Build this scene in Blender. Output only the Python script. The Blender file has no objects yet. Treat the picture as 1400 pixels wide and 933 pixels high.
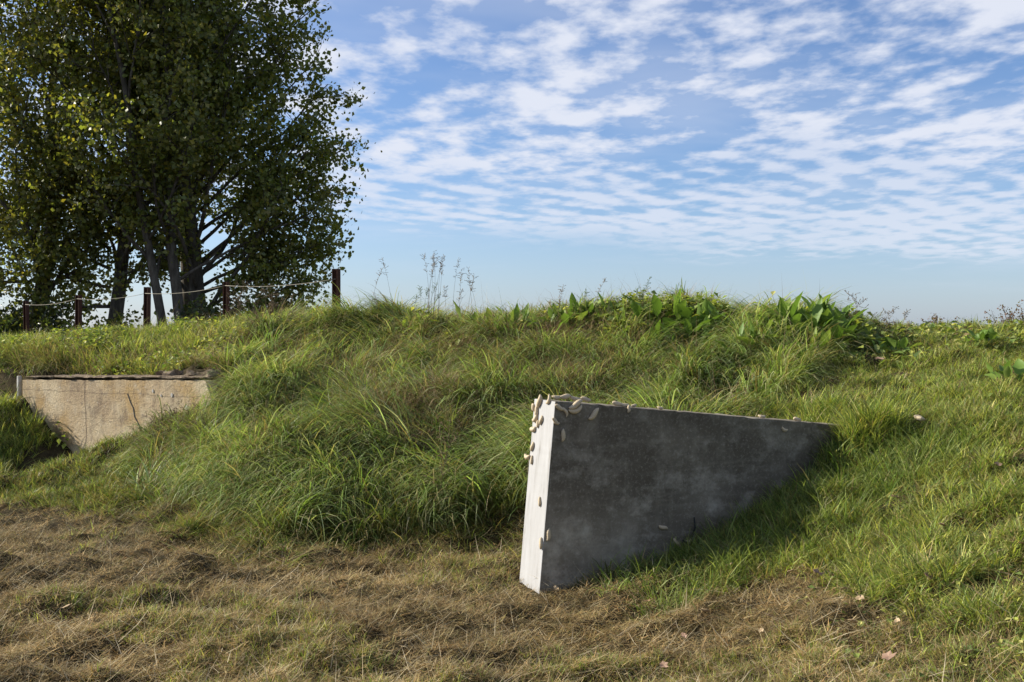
import bpy, math, random
import numpy as np
from mathutils import Vector, Matrix, Euler
R = math.radians
random.seed(7)
rng = np.random.default_rng(11)
sc = bpy.context.scene
COL = sc.collection

# ------------------------------------------------------------------ camera, sky, sun, exposure
EYE = 1.7
cd = bpy.data.cameras.new('camera'); cam = bpy.data.objects.new('camera', cd); COL.objects.link(cam)
cam.location = (0, 0, EYE)
cam.rotation_euler = (R(90 - 0.61), 0, 0)
cd.lens = 35.0; cd.sensor_width = 36.0; cd.clip_start = 0.05; cd.clip_end = 6000
sc.camera = cam

SUN_EL = R(29.5)
SH = Vector((1.0, -0.23, 0)).normalized()          # the way shadows fall on the ground
sd = bpy.data.lights.new('sun', 'SUN'); sun = bpy.data.objects.new('sun', sd); COL.objects.link(sun)
sd.energy = 5.0; sd.angle = R(0.5); sd.color = (1.0, 0.93, 0.80)
ray = Vector((SH.x * math.cos(SUN_EL), SH.y * math.cos(SUN_EL), -math.sin(SUN_EL)))
sun.rotation_euler = ray.to_track_quat('-Z', 'Y').to_euler()
sun.location = (-20, 3, 15)

w = bpy.data.worlds.new('World'); sc.world = w; w.use_nodes = True
nt = w.node_tree; nt.nodes.clear()
def N(t, **k):
    n = nt.nodes.new(t)
    for a, b in k.items(): setattr(n, a, b)
    return n
def L(a, b): nt.links.new(a, b)
def M(op, a, b=None, clamp=False):
    n = N('ShaderNodeMath', operation=op, use_clamp=clamp)
    for i, v in enumerate((a, b)):
        if v is None: continue
        if isinstance(v, (int, float)): n.inputs[i].default_value = v
        else: L(v, n.inputs[i])
    return n.outputs[0]
def MR(v, a, b, c=0.0, d=1.0, smooth=True):
    n = N('ShaderNodeMapRange'); n.interpolation_type = 'SMOOTHSTEP' if smooth else 'LINEAR'
    L(v, n.inputs[0])
    for i, x in enumerate((a, b, c, d)): n.inputs[i + 1].default_value = x
    return n.outputs[0]
sky = N('ShaderNodeTexSky', sky_type='NISHITA'); sky.sun_disc = False
sky.sun_elevation = SUN_EL; sky.sun_rotation = math.atan2(-SH.x, -SH.y)
sky.air_density = 1.0; sky.dust_density = 0.6; sky.ozone_density = 2.5; sky.altitude = 10
tc = N('ShaderNodeTexCoord'); sep = N('ShaderNodeSeparateXYZ'); L(tc.outputs['Generated'], sep.inputs[0])
zz = M('ADD', M('MAXIMUM', sep.outputs[2], 0.0), 0.07)
u = M('DIVIDE', sep.outputs[0], zz); v = M('DIVIDE', sep.outputs[1], zz)
cmb = N('ShaderNodeCombineXYZ'); L(u, cmb.inputs[0]); L(v, cmb.inputs[1])
def noise(vec, scale, detail=4, rough=0.5, dist=0.0, w_=0.0):
    n = N('ShaderNodeTexNoise'); n.noise_dimensions = '4D'; L(vec, n.inputs['Vector'])
    n.inputs['Scale'].default_value = scale; n.inputs['Detail'].default_value = detail
    n.inputs['Roughness'].default_value = rough; n.inputs['Distortion'].default_value = dist
    n.inputs['W'].default_value = w_
    return n.outputs[0]
def mapping(vec, rot=0, sx=1, sy=1, lx=0, ly=0):
    m = N('ShaderNodeMapping'); L(vec, m.inputs[0]); m.inputs['Rotation'].default_value[2] = rot
    m.inputs['Scale'].default_value = (sx, sy, 1); m.inputs['Location'].default_value = (lx, ly, 0)
    return m.outputs[0]
P0 = cmb.outputs[0]
n_cell = noise(mapping(P0, 0.12, 1.0, 0.80), 5.6, 5, 0.56, 0.0, 3.6)       # puffs
n_big = noise(P0, 1.0, 2, 0.5, 0, 1.4)                                     # fields of cloud and gaps
wv = N('ShaderNodeTexWave'); wv.wave_type = 'BANDS'; L(mapping(P0, R(52), 1, 1), wv.inputs['Vector'])
wv.inputs['Scale'].default_value = 1.6; wv.inputs['Distortion'].default_value = 3.0; wv.inputs['Detail'].default_value = 3
v2 = M('ADD', v, M('ADD', M('MULTIPLY', M('SUBTRACT', noise(P0, 0.55, 3, 0.5, 0, 7.7), 0.5), 3.6), M('MULTIPLY', u, -0.22)))
far_band = M('MULTIPLY', MR(v2, 3.5, 4.5), MR(v2, 6.6, 5.2))
cover = M('ADD', M('MULTIPLY', n_big, 0.50), M('MULTIPLY', far_band, 0.075))
dens = M('ADD', n_cell, M('ADD', cover, M('MULTIPLY', M('MULTIPLY', M('SUBTRACT', wv.outputs['Fac'], 0.5), far_band), 0.115)))
puff = M('MULTIPLY', MR(dens, 0.655, 0.93), MR(far_band, 0, 1, 0.95, 0.72))
veil = MR(noise(mapping(P0, 0.5, 0.8, 1.0), 1.3, 4, 0.55, 0.2, 9.0), 0.42, 0.72, 0, 0.26)
fade = MR(v2, 7.0, 5.0)
cl = M('MAXIMUM', M('MULTIPLY', puff, fade), M('MULTIPLY', veil, MR(v2, 8.0, 5.0)))
hz = M('MULTIPLY', MR(sep.outputs[2], 0.16, -0.02), 0.30)
mixh = N('ShaderNodeMix', data_type='RGBA'); L(hz, mixh.inputs[0]); L(sky.outputs[0], mixh.inputs[6]); mixh.inputs[7].default_value = (4.6, 5.2, 6.4, 1)
tint = N('ShaderNodeMix', data_type='RGBA', blend_type='MULTIPLY'); tint.inputs[0].default_value = 1
L(mixh.outputs[2], tint.inputs[6]); tint.inputs[7].default_value = (0.84, 0.93, 1.13, 1)
mixc = N('ShaderNodeMix', data_type='RGBA'); L(cl, mixc.inputs[0]); L(tint.outputs[2], mixc.inputs[6]); mixc.inputs[7].default_value = (5.9, 6.2, 7.0, 1)
bg = N('ShaderNodeBackground'); bg.inputs[1].default_value = 0.078; L(mixc.outputs[2], bg.inputs[0])
wo = N('ShaderNodeOutputWorld'); L(bg.outputs[0], wo.inputs[0])
sc.view_settings.view_transform = 'Standard'; sc.view_settings.look = 'None'
sc.view_settings.exposure = 0.78; sc.view_settings.gamma = 1.0
sc.cycles.max_bounces = 6; sc.cycles.transparent_max_bounces = 4
sc.cycles.diffuse_bounces = 3

# ------------------------------------------------------------------ materials
class Mat:
    def __init__(s, name):
        s.m = bpy.data.materials.new(name); s.m.use_nodes = True; s.nt = s.m.node_tree; s.nt.nodes.clear()
        s.out = s.nt.nodes.new('ShaderNodeOutputMaterial')
    def n(s, t, **k):
        n = s.nt.nodes.new(t)
        for a, b in k.items():
            if a.startswith('i_'): n.inputs[a[2:].replace('_', ' ')].default_value = b
            else: setattr(n, a, b)
        return n
    def l(s, a, b): s.nt.links.new(a, b)
    def noise(s, scale, detail=4, rough=0.55, vec=None, sc3=None, w=0.0):
        n = s.n('ShaderNodeTexNoise', noise_dimensions='4D', i_Scale=scale, i_Detail=detail, i_Roughness=rough, i_W=w)
        if vec is None:
            vec = s.n('ShaderNodeTexCoord').outputs['Object']
        if sc3:
            mp = s.n('ShaderNodeMapping'); s.l(vec, mp.inputs[0]); mp.inputs['Scale'].default_value = sc3; vec = mp.outputs[0]
        s.l(vec, n.inputs['Vector']); return n.outputs[0]
    def ramp(s, f, stops):
        r = s.n('ShaderNodeValToRGB'); s.l(f, r.inputs[0])
        els = r.color_ramp.elements
        while len(els) > 1: els.remove(els[-1])
        els[0].position = stops[0][0]; els[0].color = (*stops[0][1], 1)
        for p, c in stops[1:]:
            e = els.new(p); e.color = (*c, 1)
        return r.outputs[0]
    def mix(s, f, a, b, mode='MIX'):
        m = s.n('ShaderNodeMix', data_type='RGBA', blend_type=mode)
        for i, x in ((0, f), (6, a), (7, b)):
            if isinstance(x, (int, float)): m.inputs[i].default_value = x
            elif isinstance(x, tuple): m.inputs[i].default_value = (*x, 1)
            else: s.l(x, m.inputs[i])
        return m.outputs[2]
    def mr(s, f, a, b, c=0.0, d=1.0):
        m = s.n('ShaderNodeMapRange'); s.l(f, m.inputs[0])
        for i, x in enumerate((a, b, c, d)): m.inputs[i + 1].default_value = x
        return m.outputs[0]
    def bsdf(s, col, rough=0.8, bump=None, bs=0.3, bd=0.01, spec=0.5, metal=0.0):
        b = s.n('ShaderNodeBsdfPrincipled')
        if isinstance(col, tuple): b.inputs['Base Color'].default_value = (*col, 1)
        else: s.l(col, b.inputs['Base Color'])
        b.inputs['Roughness'].default_value = rough; b.inputs['Specular IOR Level'].default_value = spec
        b.inputs['Metallic'].default_value = metal
        if bump is not None:
            bp = s.n('ShaderNodeBump'); bp.inputs['Strength'].default_value = bs; bp.inputs['Distance'].default_value = bd
            s.l(bump, bp.inputs['Height']); s.l(bp.outputs[0], b.inputs['Normal'])
        s.l(b.outputs[0], s.out.inputs[0]); return b

def leafy(name, trans=0.35, rough=0.45, spec=0.35, tcol=(1.15, 1.2, 0.55)):
    m = Mat(name); a = m.n('ShaderNodeAttribute', attribute_name='col')
    b = m.n('ShaderNodeBsdfPrincipled'); m.l(a.outputs['Color'], b.inputs['Base Color'])
    b.inputs['Roughness'].default_value = rough; b.inputs['Specular IOR Level'].default_value = spec
    t = m.n('ShaderNodeBsdfTranslucent'); m.l(m.mix(1.0, a.outputs['Color'], tcol, 'MULTIPLY'), t.inputs[0])
    x = m.n('ShaderNodeMixShader'); x.inputs[0].default_value = trans
    m.l(b.outputs[0], x.inputs[1]); m.l(t.outputs[0], x.inputs[2]); m.l(x.outputs[0], m.out.inputs[0])
    return m.m
MG = leafy('grass_blade', 0.38, 0.5, 0.25)
MS = leafy('dry_grass_blade', 0.25, 0.65, 0.15, (1.1, 1.0, 0.8))
ML = leafy('broad_leaf', 0.35, 0.5, 0.22)
MT = leafy('poplar_leaf', 0.45, 0.40, 0.5, (1.5, 1.5, 0.55))

m = Mat('soil'); a = m.noise(9, 6, 0.65); b = m.noise(60, 5, 0.7)
c = m.ramp(a, [(0.3, (0.035, 0.026, 0.014)), (0.5, (0.065, 0.05, 0.026)), (0.7, (0.085, 0.075, 0.035))])
c = m.mix(m.mr(b, 0.35, 0.65), c, m.mix(1.0, c, (0.45, 0.45, 0.4), 'MULTIPLY'))
m.bsdf(c, 0.95, b, 0.8, 0.02, 0.1); M_SOIL = m.m

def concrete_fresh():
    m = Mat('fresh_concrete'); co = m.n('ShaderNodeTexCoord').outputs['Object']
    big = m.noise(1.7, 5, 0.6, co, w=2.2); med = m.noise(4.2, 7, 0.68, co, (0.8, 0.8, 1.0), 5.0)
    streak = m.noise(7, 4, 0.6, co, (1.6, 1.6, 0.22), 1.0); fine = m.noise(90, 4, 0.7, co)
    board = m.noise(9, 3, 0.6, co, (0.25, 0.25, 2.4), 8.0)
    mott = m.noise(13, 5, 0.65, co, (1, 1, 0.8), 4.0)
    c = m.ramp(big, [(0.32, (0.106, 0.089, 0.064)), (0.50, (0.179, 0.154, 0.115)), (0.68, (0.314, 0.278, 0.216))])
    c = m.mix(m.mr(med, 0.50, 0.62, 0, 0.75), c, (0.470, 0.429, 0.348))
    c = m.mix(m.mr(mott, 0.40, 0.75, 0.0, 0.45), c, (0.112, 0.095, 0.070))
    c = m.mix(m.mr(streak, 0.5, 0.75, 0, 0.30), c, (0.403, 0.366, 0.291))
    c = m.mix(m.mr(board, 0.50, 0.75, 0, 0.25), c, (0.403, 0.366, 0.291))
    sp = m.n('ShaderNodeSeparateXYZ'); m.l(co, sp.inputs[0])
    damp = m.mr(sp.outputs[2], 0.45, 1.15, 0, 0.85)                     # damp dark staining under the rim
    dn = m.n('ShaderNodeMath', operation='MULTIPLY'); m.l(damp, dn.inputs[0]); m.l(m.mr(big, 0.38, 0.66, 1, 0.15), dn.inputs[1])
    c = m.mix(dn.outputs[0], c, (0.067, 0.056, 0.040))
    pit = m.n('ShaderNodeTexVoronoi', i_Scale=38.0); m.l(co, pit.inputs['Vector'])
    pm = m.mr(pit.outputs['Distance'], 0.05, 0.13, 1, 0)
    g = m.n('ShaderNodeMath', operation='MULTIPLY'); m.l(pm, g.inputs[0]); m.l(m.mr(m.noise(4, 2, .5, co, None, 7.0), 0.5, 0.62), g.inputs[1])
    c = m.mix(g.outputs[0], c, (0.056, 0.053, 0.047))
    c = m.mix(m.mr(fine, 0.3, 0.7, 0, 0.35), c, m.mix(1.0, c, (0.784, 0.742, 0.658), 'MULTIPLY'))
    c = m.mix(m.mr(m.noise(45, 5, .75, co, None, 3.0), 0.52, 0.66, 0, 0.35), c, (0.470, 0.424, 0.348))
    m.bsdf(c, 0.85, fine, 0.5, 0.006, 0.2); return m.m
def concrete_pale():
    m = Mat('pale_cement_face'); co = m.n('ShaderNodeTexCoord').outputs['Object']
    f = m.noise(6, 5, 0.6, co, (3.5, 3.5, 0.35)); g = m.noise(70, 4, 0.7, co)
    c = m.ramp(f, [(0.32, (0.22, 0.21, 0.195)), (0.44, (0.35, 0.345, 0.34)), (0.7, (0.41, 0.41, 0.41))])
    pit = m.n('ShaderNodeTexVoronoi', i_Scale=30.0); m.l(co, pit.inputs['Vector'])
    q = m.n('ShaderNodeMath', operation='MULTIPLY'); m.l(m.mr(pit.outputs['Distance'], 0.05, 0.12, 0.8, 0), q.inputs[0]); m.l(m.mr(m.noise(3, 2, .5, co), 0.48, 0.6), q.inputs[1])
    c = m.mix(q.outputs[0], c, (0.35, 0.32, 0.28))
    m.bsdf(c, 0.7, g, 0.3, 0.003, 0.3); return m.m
def concrete_old(name='weathered_concrete', dark=1.0):
    m = Mat(name); co = m.n('ShaderNodeTexCoord').outputs['Object']
    a = m.noise(1.6, 5, 0.6, co); s_ = m.noise(6, 5, 0.65, co, (1, 1, 0.25), 3.0); f = m.noise(35, 6, 0.75, co)
    c = m.ramp(a, [(0.34, (0.36, 0.26, 0.16)), (0.45, (0.54, 0.41, 0.25)), (0.55, (0.64, 0.52, 0.34)), (0.68, (0.68, 0.57, 0.40))])
    c = m.mix(m.mr(m.noise(2.2, 3, 0.6, co, (1, 1, .6), 6.0), 0.50, 0.62, 0, 0.75), c, (0.46, 0.30, 0.12))
    c = m.mix(m.mr(s_, 0.5, 0.72, 0, 0.55), c, (0.21, 0.17, 0.14))
    c = m.mix(m.mr(m.noise(14, 4, .7, co, None, 2.0), 0.58, 0.66, 0, 0.6), c, (0.54, 0.48, 0.38))
    c = m.mix(m.mr(f, 0.36, 0.50, 0.45, 0.0), c, (0.20, 0.155, 0.11))
    # joints of the old formwork: level lines and one upright
    sp = m.n('ShaderNodeSeparateXYZ'); m.l(co, sp.inputs[0])
    def line(outp, pos, wid, amt, wob):
        ad = m.n('ShaderNodeMath', operation='ADD'); m.l(outp, ad.inputs[0]); m.l(m.mr(m.noise(3, 3, .6, co, None, wob), 0, 1, -0.05, 0.05), ad.inputs[1])
        d = m.n('ShaderNodeMath', operation='SUBTRACT'); m.l(ad.outputs[0], d.inputs[0]); d.inputs[1].default_value = pos
        e = m.n('ShaderNodeMath', operation='ABSOLUTE'); m.l(d.outputs[0], e.inputs[0])
        return m.mr(e.outputs[0], wid * 0.4, wid, amt, 0)
    for (o, p, wd, am, wb) in ((2, 0.93, 0.009, 0.35, 1.0), (2, 0.62, 0.008, 0.2, 4.0), (0, 1.25, 0.014, 0.6, 2.0)):
        c = m.mix(line(sp.outputs[o], p, wd, am, wb), c, (0.07, 0.055, 0.04))
    c = m.mix(m.mr(m.noise(3.2, 6, .7, co, (1, 1, .55), 12.0), 0.53, 0.62, 0, 0.6), c, (0.20, 0.15, 0.105))
    c = m.mix(m.mr(m.noise(9, 6, .75, co, (.6, 1, 1.6), 15.0), 0.56, 0.64, 0, 0.7), c, (0.16, 0.13, 0.10))
    m.bsdf(c, 0.9, f, 0.9, 0.03, 0.2); return m.m
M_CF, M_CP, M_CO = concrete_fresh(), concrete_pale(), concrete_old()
m = Mat('crumbled_concrete'); f = m.noise(14, 6, 0.75)
m.bsdf(m.ramp(f, [(0.3, (0.05, 0.04, 0.03)), (0.5, (0.22, 0.17, 0.12)), (0.7, (0.36, 0.29, 0.21))]), 0.95, f, 1.0, 0.05, 0.1); M_CR = m.m
m = Mat('rusty_steel'); f = m.noise(25, 5, 0.7)
m.bsdf(m.ramp(f, [(0.3, (0.025, 0.012, 0.009)), (0.55, (0.06, 0.024, 0.015)), (0.75, (0.12, 0.045, 0.025))]), 0.85, f, 0.4, 0.004, 0.2); M_RU = m.m
m = Mat('rope'); m.bsdf((0.30, 0.27, 0.21), 0.8); M_RO = m.m
m = Mat('black_mark'); m.bsdf((0.012, 0.012, 0.012), 0.7); M_BK = m.m
m = Mat('weathered_paint'); m.bsdf(m.ramp(m.noise(12, 4), [(0.3, (0.4, 0.37, 0.32)), (0.7, (0.62, 0.6, 0.56))]), 0.8); M_PO = m.m
m = Mat('bark'); f = m.noise(8, 6, 0.7, None, (1, 1, 0.25))
m.bsdf(m.ramp(f, [(0.3, (0.035, 0.028, 0.02)), (0.5, (0.10, 0.085, 0.065)), (0.7, (0.17, 0.15, 0.12))]), 0.9, f, 0.8, 0.05, 0.2); M_BA = m.m
m = Mat('cream_plaster'); f = m.noise(30, 4, 0.6)
m.bsdf(m.ramp(f, [(0.3, (0.36, 0.27, 0.16)), (0.5, (0.50, 0.40, 0.26)), (0.7, (0.58, 0.49, 0.34))]), 0.6, f, 0.4, 0.003, 0.4); M_LA = m.m
def plain(name, cols, scale=20):
    m = Mat(name); f = m.noise(scale, 4, .6); m.bsdf(m.ramp(f, [(0.3, cols[0]), (0.7, cols[1])]), 0.8, f, 0.3, 0.003, 0.2); return m.m
M_LF = [plain('dead_leaf_pink', ((0.20, 0.12, 0.08), (0.34, 0.23, 0.16))), plain('dead_leaf_brown', ((0.12, 0.07, 0.035), (0.26, 0.17, 0.09))), plain('dead_leaf_tan', ((0.30, 0.21, 0.11), (0.46, 0.35, 0.22)))]

# ------------------------------------------------------------------ object helpers
def tag(o, label=None, cat=None, group=None, kind=None):
    if label: o['label'] = label
    if cat: o['category'] = cat
    if group: o['group'] = group
    if kind: o['kind'] = kind
    return o
def link(name, me, parent=None):
    o = bpy.data.objects.new(name, me); COL.objects.link(o)
    if parent: o.parent = parent
    return o
def empty(name, loc, rz=0):
    o = bpy.data.objects.new(name, None); o.empty_display_size = 0.1; COL.objects.link(o)
    o.location = loc; o.rotation_euler = (0, 0, rz); return o
def mesh_np(name, V, F, mat, cols=None, smooth=False):
    """V (n,3); F list of faces, or (loops, sizes) numpy arrays."""
    me = bpy.data.meshes.new(name)
    if isinstance(F, tuple): loops, sizes = F
    else:
        loops = np.fromiter((i for f in F for i in f), dtype=np.int32); sizes = np.fromiter((len(f) for f in F), dtype=np.int32)
    V = np.ascontiguousarray(V, dtype=np.float32)
    me.vertices.add(len(V)); me.vertices.foreach_set('co', V.ravel())
    me.loops.add(len(loops)); me.loops.foreach_set('vertex_index', np.ascontiguousarray(loops, dtype=np.int32))
    me.polygons.add(len(sizes)); st = np.zeros(len(sizes), dtype=np.int32); st[1:] = np.cumsum(sizes)[:-1]
    me.polygons.foreach_set('loop_start', st)
    me.polygons.foreach_set('use_smooth', np.full(len(sizes), smooth, dtype=bool))
    me.update(calc_edges=True)
    if cols is not None:
        a = me.color_attributes.new('col', 'FLOAT_COLOR', 'POINT')
        c = np.ones((len(V), 4), dtype=np.float32); c[:, :3] = cols; a.data.foreach_set('color', c.ravel())
    me.materials.append(mat); return me
def tube(pts, rad, seg=8):
    """tapered tube through pts -> V, F"""
    pts = [Vector(p) for p in pts]; V = []; F = []
    t = (pts[1] - pts[0]).normalized(); a = t.orthogonal().normalized()
    for i, p in enumerate(pts):
        if i: t = ((pts[i] - pts[i - 1]).normalized() + ((pts[i + 1] - pts[i]).normalized() if i + 1 < len(pts) else Vector())).normalized()
        a = (a - t * a.dot(t)).normalized(); b = t.cross(a)
        for k in range(seg):
            an = 2 * math.pi * k / seg; V.append(p + (a * math.cos(an) + b * math.sin(an)) * rad[i])
    for i in range(len(pts) - 1):
        for k in range(seg):
            k2 = (k + 1) % seg; F.append((i * seg + k, i * seg + k2, (i + 1) * seg + k2, (i + 1) * seg + k))
    F.append(tuple(range(seg - 1, -1, -1))); F.append(tuple((len(pts) - 1) * seg + k for k in range(seg)))
    return V, F
class MB:
    def __init__(s): s.V = []; s.F = []; s.C = []
    def add(s, V, F, c=(1, 1, 1)):
        o = len(s.V); s.V += [tuple(v) for v in V]; s.F += [tuple(i + o for i in f) for f in F]; s.C += [c] * len(V)
    def tube(s, pts, rad, seg=8, c=(1, 1, 1)): s.add(*tube(pts, rad, seg), c)
    def build(s, name, mat, parent=None, smooth=True, cols=False):
        return link(name, mesh_np(name, np.array(s.V), s.F, mat, np.array(s.C) if cols else None, smooth), parent)

# ------------------------------------------------------------------ value noise for the ground
_T = np.random.default_rng(5).random((256, 256))
def vnoise(x, y, s):
    x = np.asarray(x) * s + 37.3; y = np.asarray(y) * s + 11.7
    xi = np.floor(x).astype(int); yi = np.floor(y).astype(int); fx = x - xi; fy = y - yi
    fx = fx * fx * (3 - 2 * fx); fy = fy * fy * (3 - 2 * fy); g = lambda a, b: _T[a & 255, b & 255]
    return (g(xi, yi) * (1 - fx) + g(xi + 1, yi) * fx) * (1 - fy) + (g(xi, yi + 1) * (1 - fx) + g(xi + 1, yi + 1) * fx) * fy
def fbm(x, y, s, o=3): return sum(vnoise(x + 5.1 * k, y - 3.3 * k, s * 2 ** k) * 0.5 ** (k + 1) for k in range(o)) / (1 - 0.5 ** o)
def sstep(x, a, b): t = np.clip((x - a) / (b - a), 0, 1); return t * t * (3 - 2 * t)

CP = np.array([
 # foreground
 (-6, 1, 0), (-3, 1, 0), (0, 1, 0), (3, 1, .3), (6, 1, .7), (-6, 5, 0), (-3, 5, 0), (-1, 4.5, 0), (.5, 4.5, 0), (0.8, 5.6, .03), (-8, 8, 0), (-5, 8, 0), (-2.5, 7, 0), (-.3, 6.3, 0), (.2, 6.6, 0),
 (.18, 6.45, -.07), (.05, 6.8, -.03), (.45, 6.5, -.03), (1.9, 4.0, .22), (2.4, 4.8, .42), (1.0, 5.0, .05), (3.6, 4.5, .75), (5, 4, 1.05),
 # foot of the bank
 (-9, 11.4, 0), (-6.5, 11.4, .05), (-4.8, 11.2, .03), (-3.2, 9.6, .02), (-1.8, 8.3, .03), (-.7, 8.2, .05), (0.15, 8.2, .13),
 # face of the bank
 (-1.2, 10.3, .92), (0.5, 9.7, .85), (-3.1, 11.2, .80), (-2.2, 9.6, .45), (-0.2, 9.2, .48), (1.3, 8.7, .66), (2.2, 9.6, 1.12),
 # crest
 (-9.5, 17.5, 1.45), (-8, 16, 1.42), (-6, 14.6, 1.48), (-4.5, 13.8, 1.58), (-3, 13.2, 1.58), (-1.5, 12.8, 1.62), (0, 12.4, 1.66), (2, 11.8, 1.70), (3, 11.6, 1.68), (4.2, 11.3, 1.60), (5.6, 11.2, 1.64), (8, 11, 1.7),
 (-6.2, 13.4, 1.22), (-3.4, 12.2, 1.15), (-8.5, 13.4, .95),
 # behind the crest
 (-9, 21, 1.35), (-4, 18, 1.35), (0, 17, 1.4), (5, 16, 1.5), (10, 16, 1.6), (0, 24, .7), (-10, 26, .8), (10, 24, .9), (16, 14, 1.7), (-16, 16, 1.0), (-16, 8, 0), (14, 6, 1.7),
 # right slope and beside the wing wall
 (1.0, 6.85, .10), (1.62, 7.0, .27), (2.1, 7.3, .52), (2.55, 7.6, .84), (1.6, 6.1, .22), (2.64, 6.0, .56), (3.97, 9, 1.22), (5.5, 8.5, 1.45), (3.0, 8.2, 1.05), (4.2, 6.8, 1.05), (0.8, 7.4, .10), (1.6, 7.9, .45),
], dtype=float)
FX = [-20, -9, -6.5, -4.7, -4.1, -3.0, -1.8, -.6, .2, 1.2, 1.9, 2.5, 3.1, 3.6, 4.2, 5, 20]
FY = [11.5, 11.5, 11.2, 11.1, 10.6, 9.4, 8.2, 8.3, 8.2, 8.3, 8.6, 9.2, 10.0, 10.6, 11.6, 13.5, 40]
def _phi(r2): return np.where(r2 > 1e-12, 0.5 * r2 * np.log(np.maximum(r2, 1e-12)), 0)
_n = len(CP); _d2 = ((CP[:, None, :2] - CP[None, :, :2]) ** 2).sum(-1)
_A = np.zeros((_n + 3, _n + 3)); _A[:_n, :_n] = _phi(_d2) + np.eye(_n) * 0.12; _A[:_n, _n] = 1; _A[:_n, _n + 1:] = CP[:, :2]; _A[_n, :_n] = 1; _A[_n + 1:, :_n] = CP[:, :2].T
_W = np.linalg.solve(_A, np.concatenate([CP[:, 2], np.zeros(3)]))
# old wall: its local axes (a along, n toward the viewer)
WA = np.array([-6.42, 13.05]); WB = np.array([-3.30, 11.30])
WL = np.linalg.norm(WB - WA); Wu = (WB - WA) / WL; Wn = np.array([Wu[1], -Wu[0]])
if Wn[1] > 0: Wn = -Wn
def ground(x, y, fine=True):
    x = np.asarray(x, float); y = np.asarray(y, float); sh = x.shape; x = x.ravel(); y = y.ravel()
    xc = np.clip(x, -16, 16); yc = np.clip(y, 1, 26); z = np.empty(len(x))
    for i in range(0, len(x), 40000):
        a, b = xc[i:i + 40000], yc[i:i + 40000]
        z[i:i + 40000] = _phi((a[:, None] - CP[None, :, 0]) ** 2 + (b[:, None] - CP[None, :, 1]) ** 2) @ _W[:_n] + _W[_n] + a * _W[_n + 1] + b * _W[_n + 2]
    z = np.clip(z, -0.15, 1.8)
    k = 1 - sstep(np.hypot(np.maximum(np.abs(x) - 9, 0), np.maximum(y - 18, 0)), 2, 16); z = z * k + 0.25 * (1 - k)
    # hollow kept open in front of the old wall
    uu = (x - WA[0]) * Wu[0] + (y - WA[1]) * Wu[1]; vv = (x - WA[0]) * Wn[0] + (y - WA[1]) * Wn[1]
    notch = np.maximum(np.maximum(0.0, 0.80 - 0.64 * uu - 0.30 * np.maximum(vv, 0)), 0.42 * (uu - 1.35) + 0.02 * vv)
    notch = np.where(uu < 0, 0.80 - 0.30 * np.maximum(vv, 0) - 0.05 * uu, notch)
    front = (vv > -0.12) & (vv < 3.2) & (uu > -4) & (uu < WL + 0.3)
    z = np.where(front, np.minimum(z, np.maximum(notch, 0.0)), z)
    back = (vv <= -0.12) & (vv > -1.2) & (uu > -3) & (uu < WL)
    z = np.where(back, np.maximum(z, 1.06 + 0.25 * np.clip(-vv - 0.12, 0, 1)), z)
    if fine:
        near = 1 - sstep(np.hypot(x, y), 16, 30)
        tz = sstep(y - np.interp(x, FX, FY), 0, .8) * (1 - sstep(y, 12.5, 14)) * sstep(x, -4.5, -3)
        z = z + ((fbm(x, y, 1.3, 2) - .5) * (0.10 + .52 * tz) + (fbm(x, y, 4.0, 3) - .5) * (0.22 + .12 * tz) + (vnoise(x, y, 14) - .5) * .03) * near * (1 - .85 * np.exp(-((x - .15) ** 2 + (y - 6.5) ** 2) / .12))
    return z.reshape(sh)
def gz(x, y): return float(ground(np.array([x]), np.array([y]))[0])

# one sheet of ground, fine near the place, out to the horizon
def axis(a, b, step, far):
    c = list(np.arange(a, b, step)); s = step
    lo = [a]; hi = [c[-1]]
    while hi[-1] < far: s *= 1.35; hi.append(hi[-1] + s)
    s = step
    while lo[-1] > -far: s *= 1.35; lo.append(lo[-1] - s)
    return np.array(lo[:0:-1] + c + hi[1:])
gx = axis(-9.5, 8.5, 0.055, 2500); gy = axis(2.0, 17.0, 0.055, 2500)
X, Y = np.meshgrid(gx, gy); Z = ground(X, Y); nx, ny = len(gx), len(gy)
idx = np.arange(nx * ny).reshape(ny, nx)
q = np.stack([idx[:-1, :-1], idx[:-1, 1:], idx[1:, 1:], idx[1:, :-1]], -1).reshape(-1)
g = link('ground', mesh_np('ground', np.stack([X, Y, Z], -1).reshape(-1, 3), (q, np.full((nx - 1) * (ny - 1), 4)), M_SOIL, None, True)); tag(g, kind='structure')

# ------------------------------------------------------------------ the walls
def prism(poly_uvz, name, mat, parent=None, bev=0.006, mats=None):
    import bmesh
    bm = bmesh.new(); vs = [bm.verts.new(p) for p in poly_uvz[0]]; bm.faces.new([bm.verts.new(p) for p in poly_uvz[0]]) if False else None
    n = len(poly_uvz[0]); vt = [bm.verts.new(p) for p in poly_uvz[1]]
    bm.faces.new(vs); bm.faces.new(vt[::-1])
    for i in range(n): bm.faces.new((vs[(i + 1) % n], vs[i], vt[i], vt[(i + 1) % n]))
    bmesh.ops.recalc_face_normals(bm, faces=bm.faces)
    if bev: bmesh.ops.bevel(bm, geom=list(bm.edges), offset=bev, segments=2, affect='EDGES', profile=0.5)
    me = bpy.data.meshes.new(name); bm.to_mesh(me); bm.free()
    for mm in (mats or [mat]): me.materials.append(mm)
    return link(name, me, parent)
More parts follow.
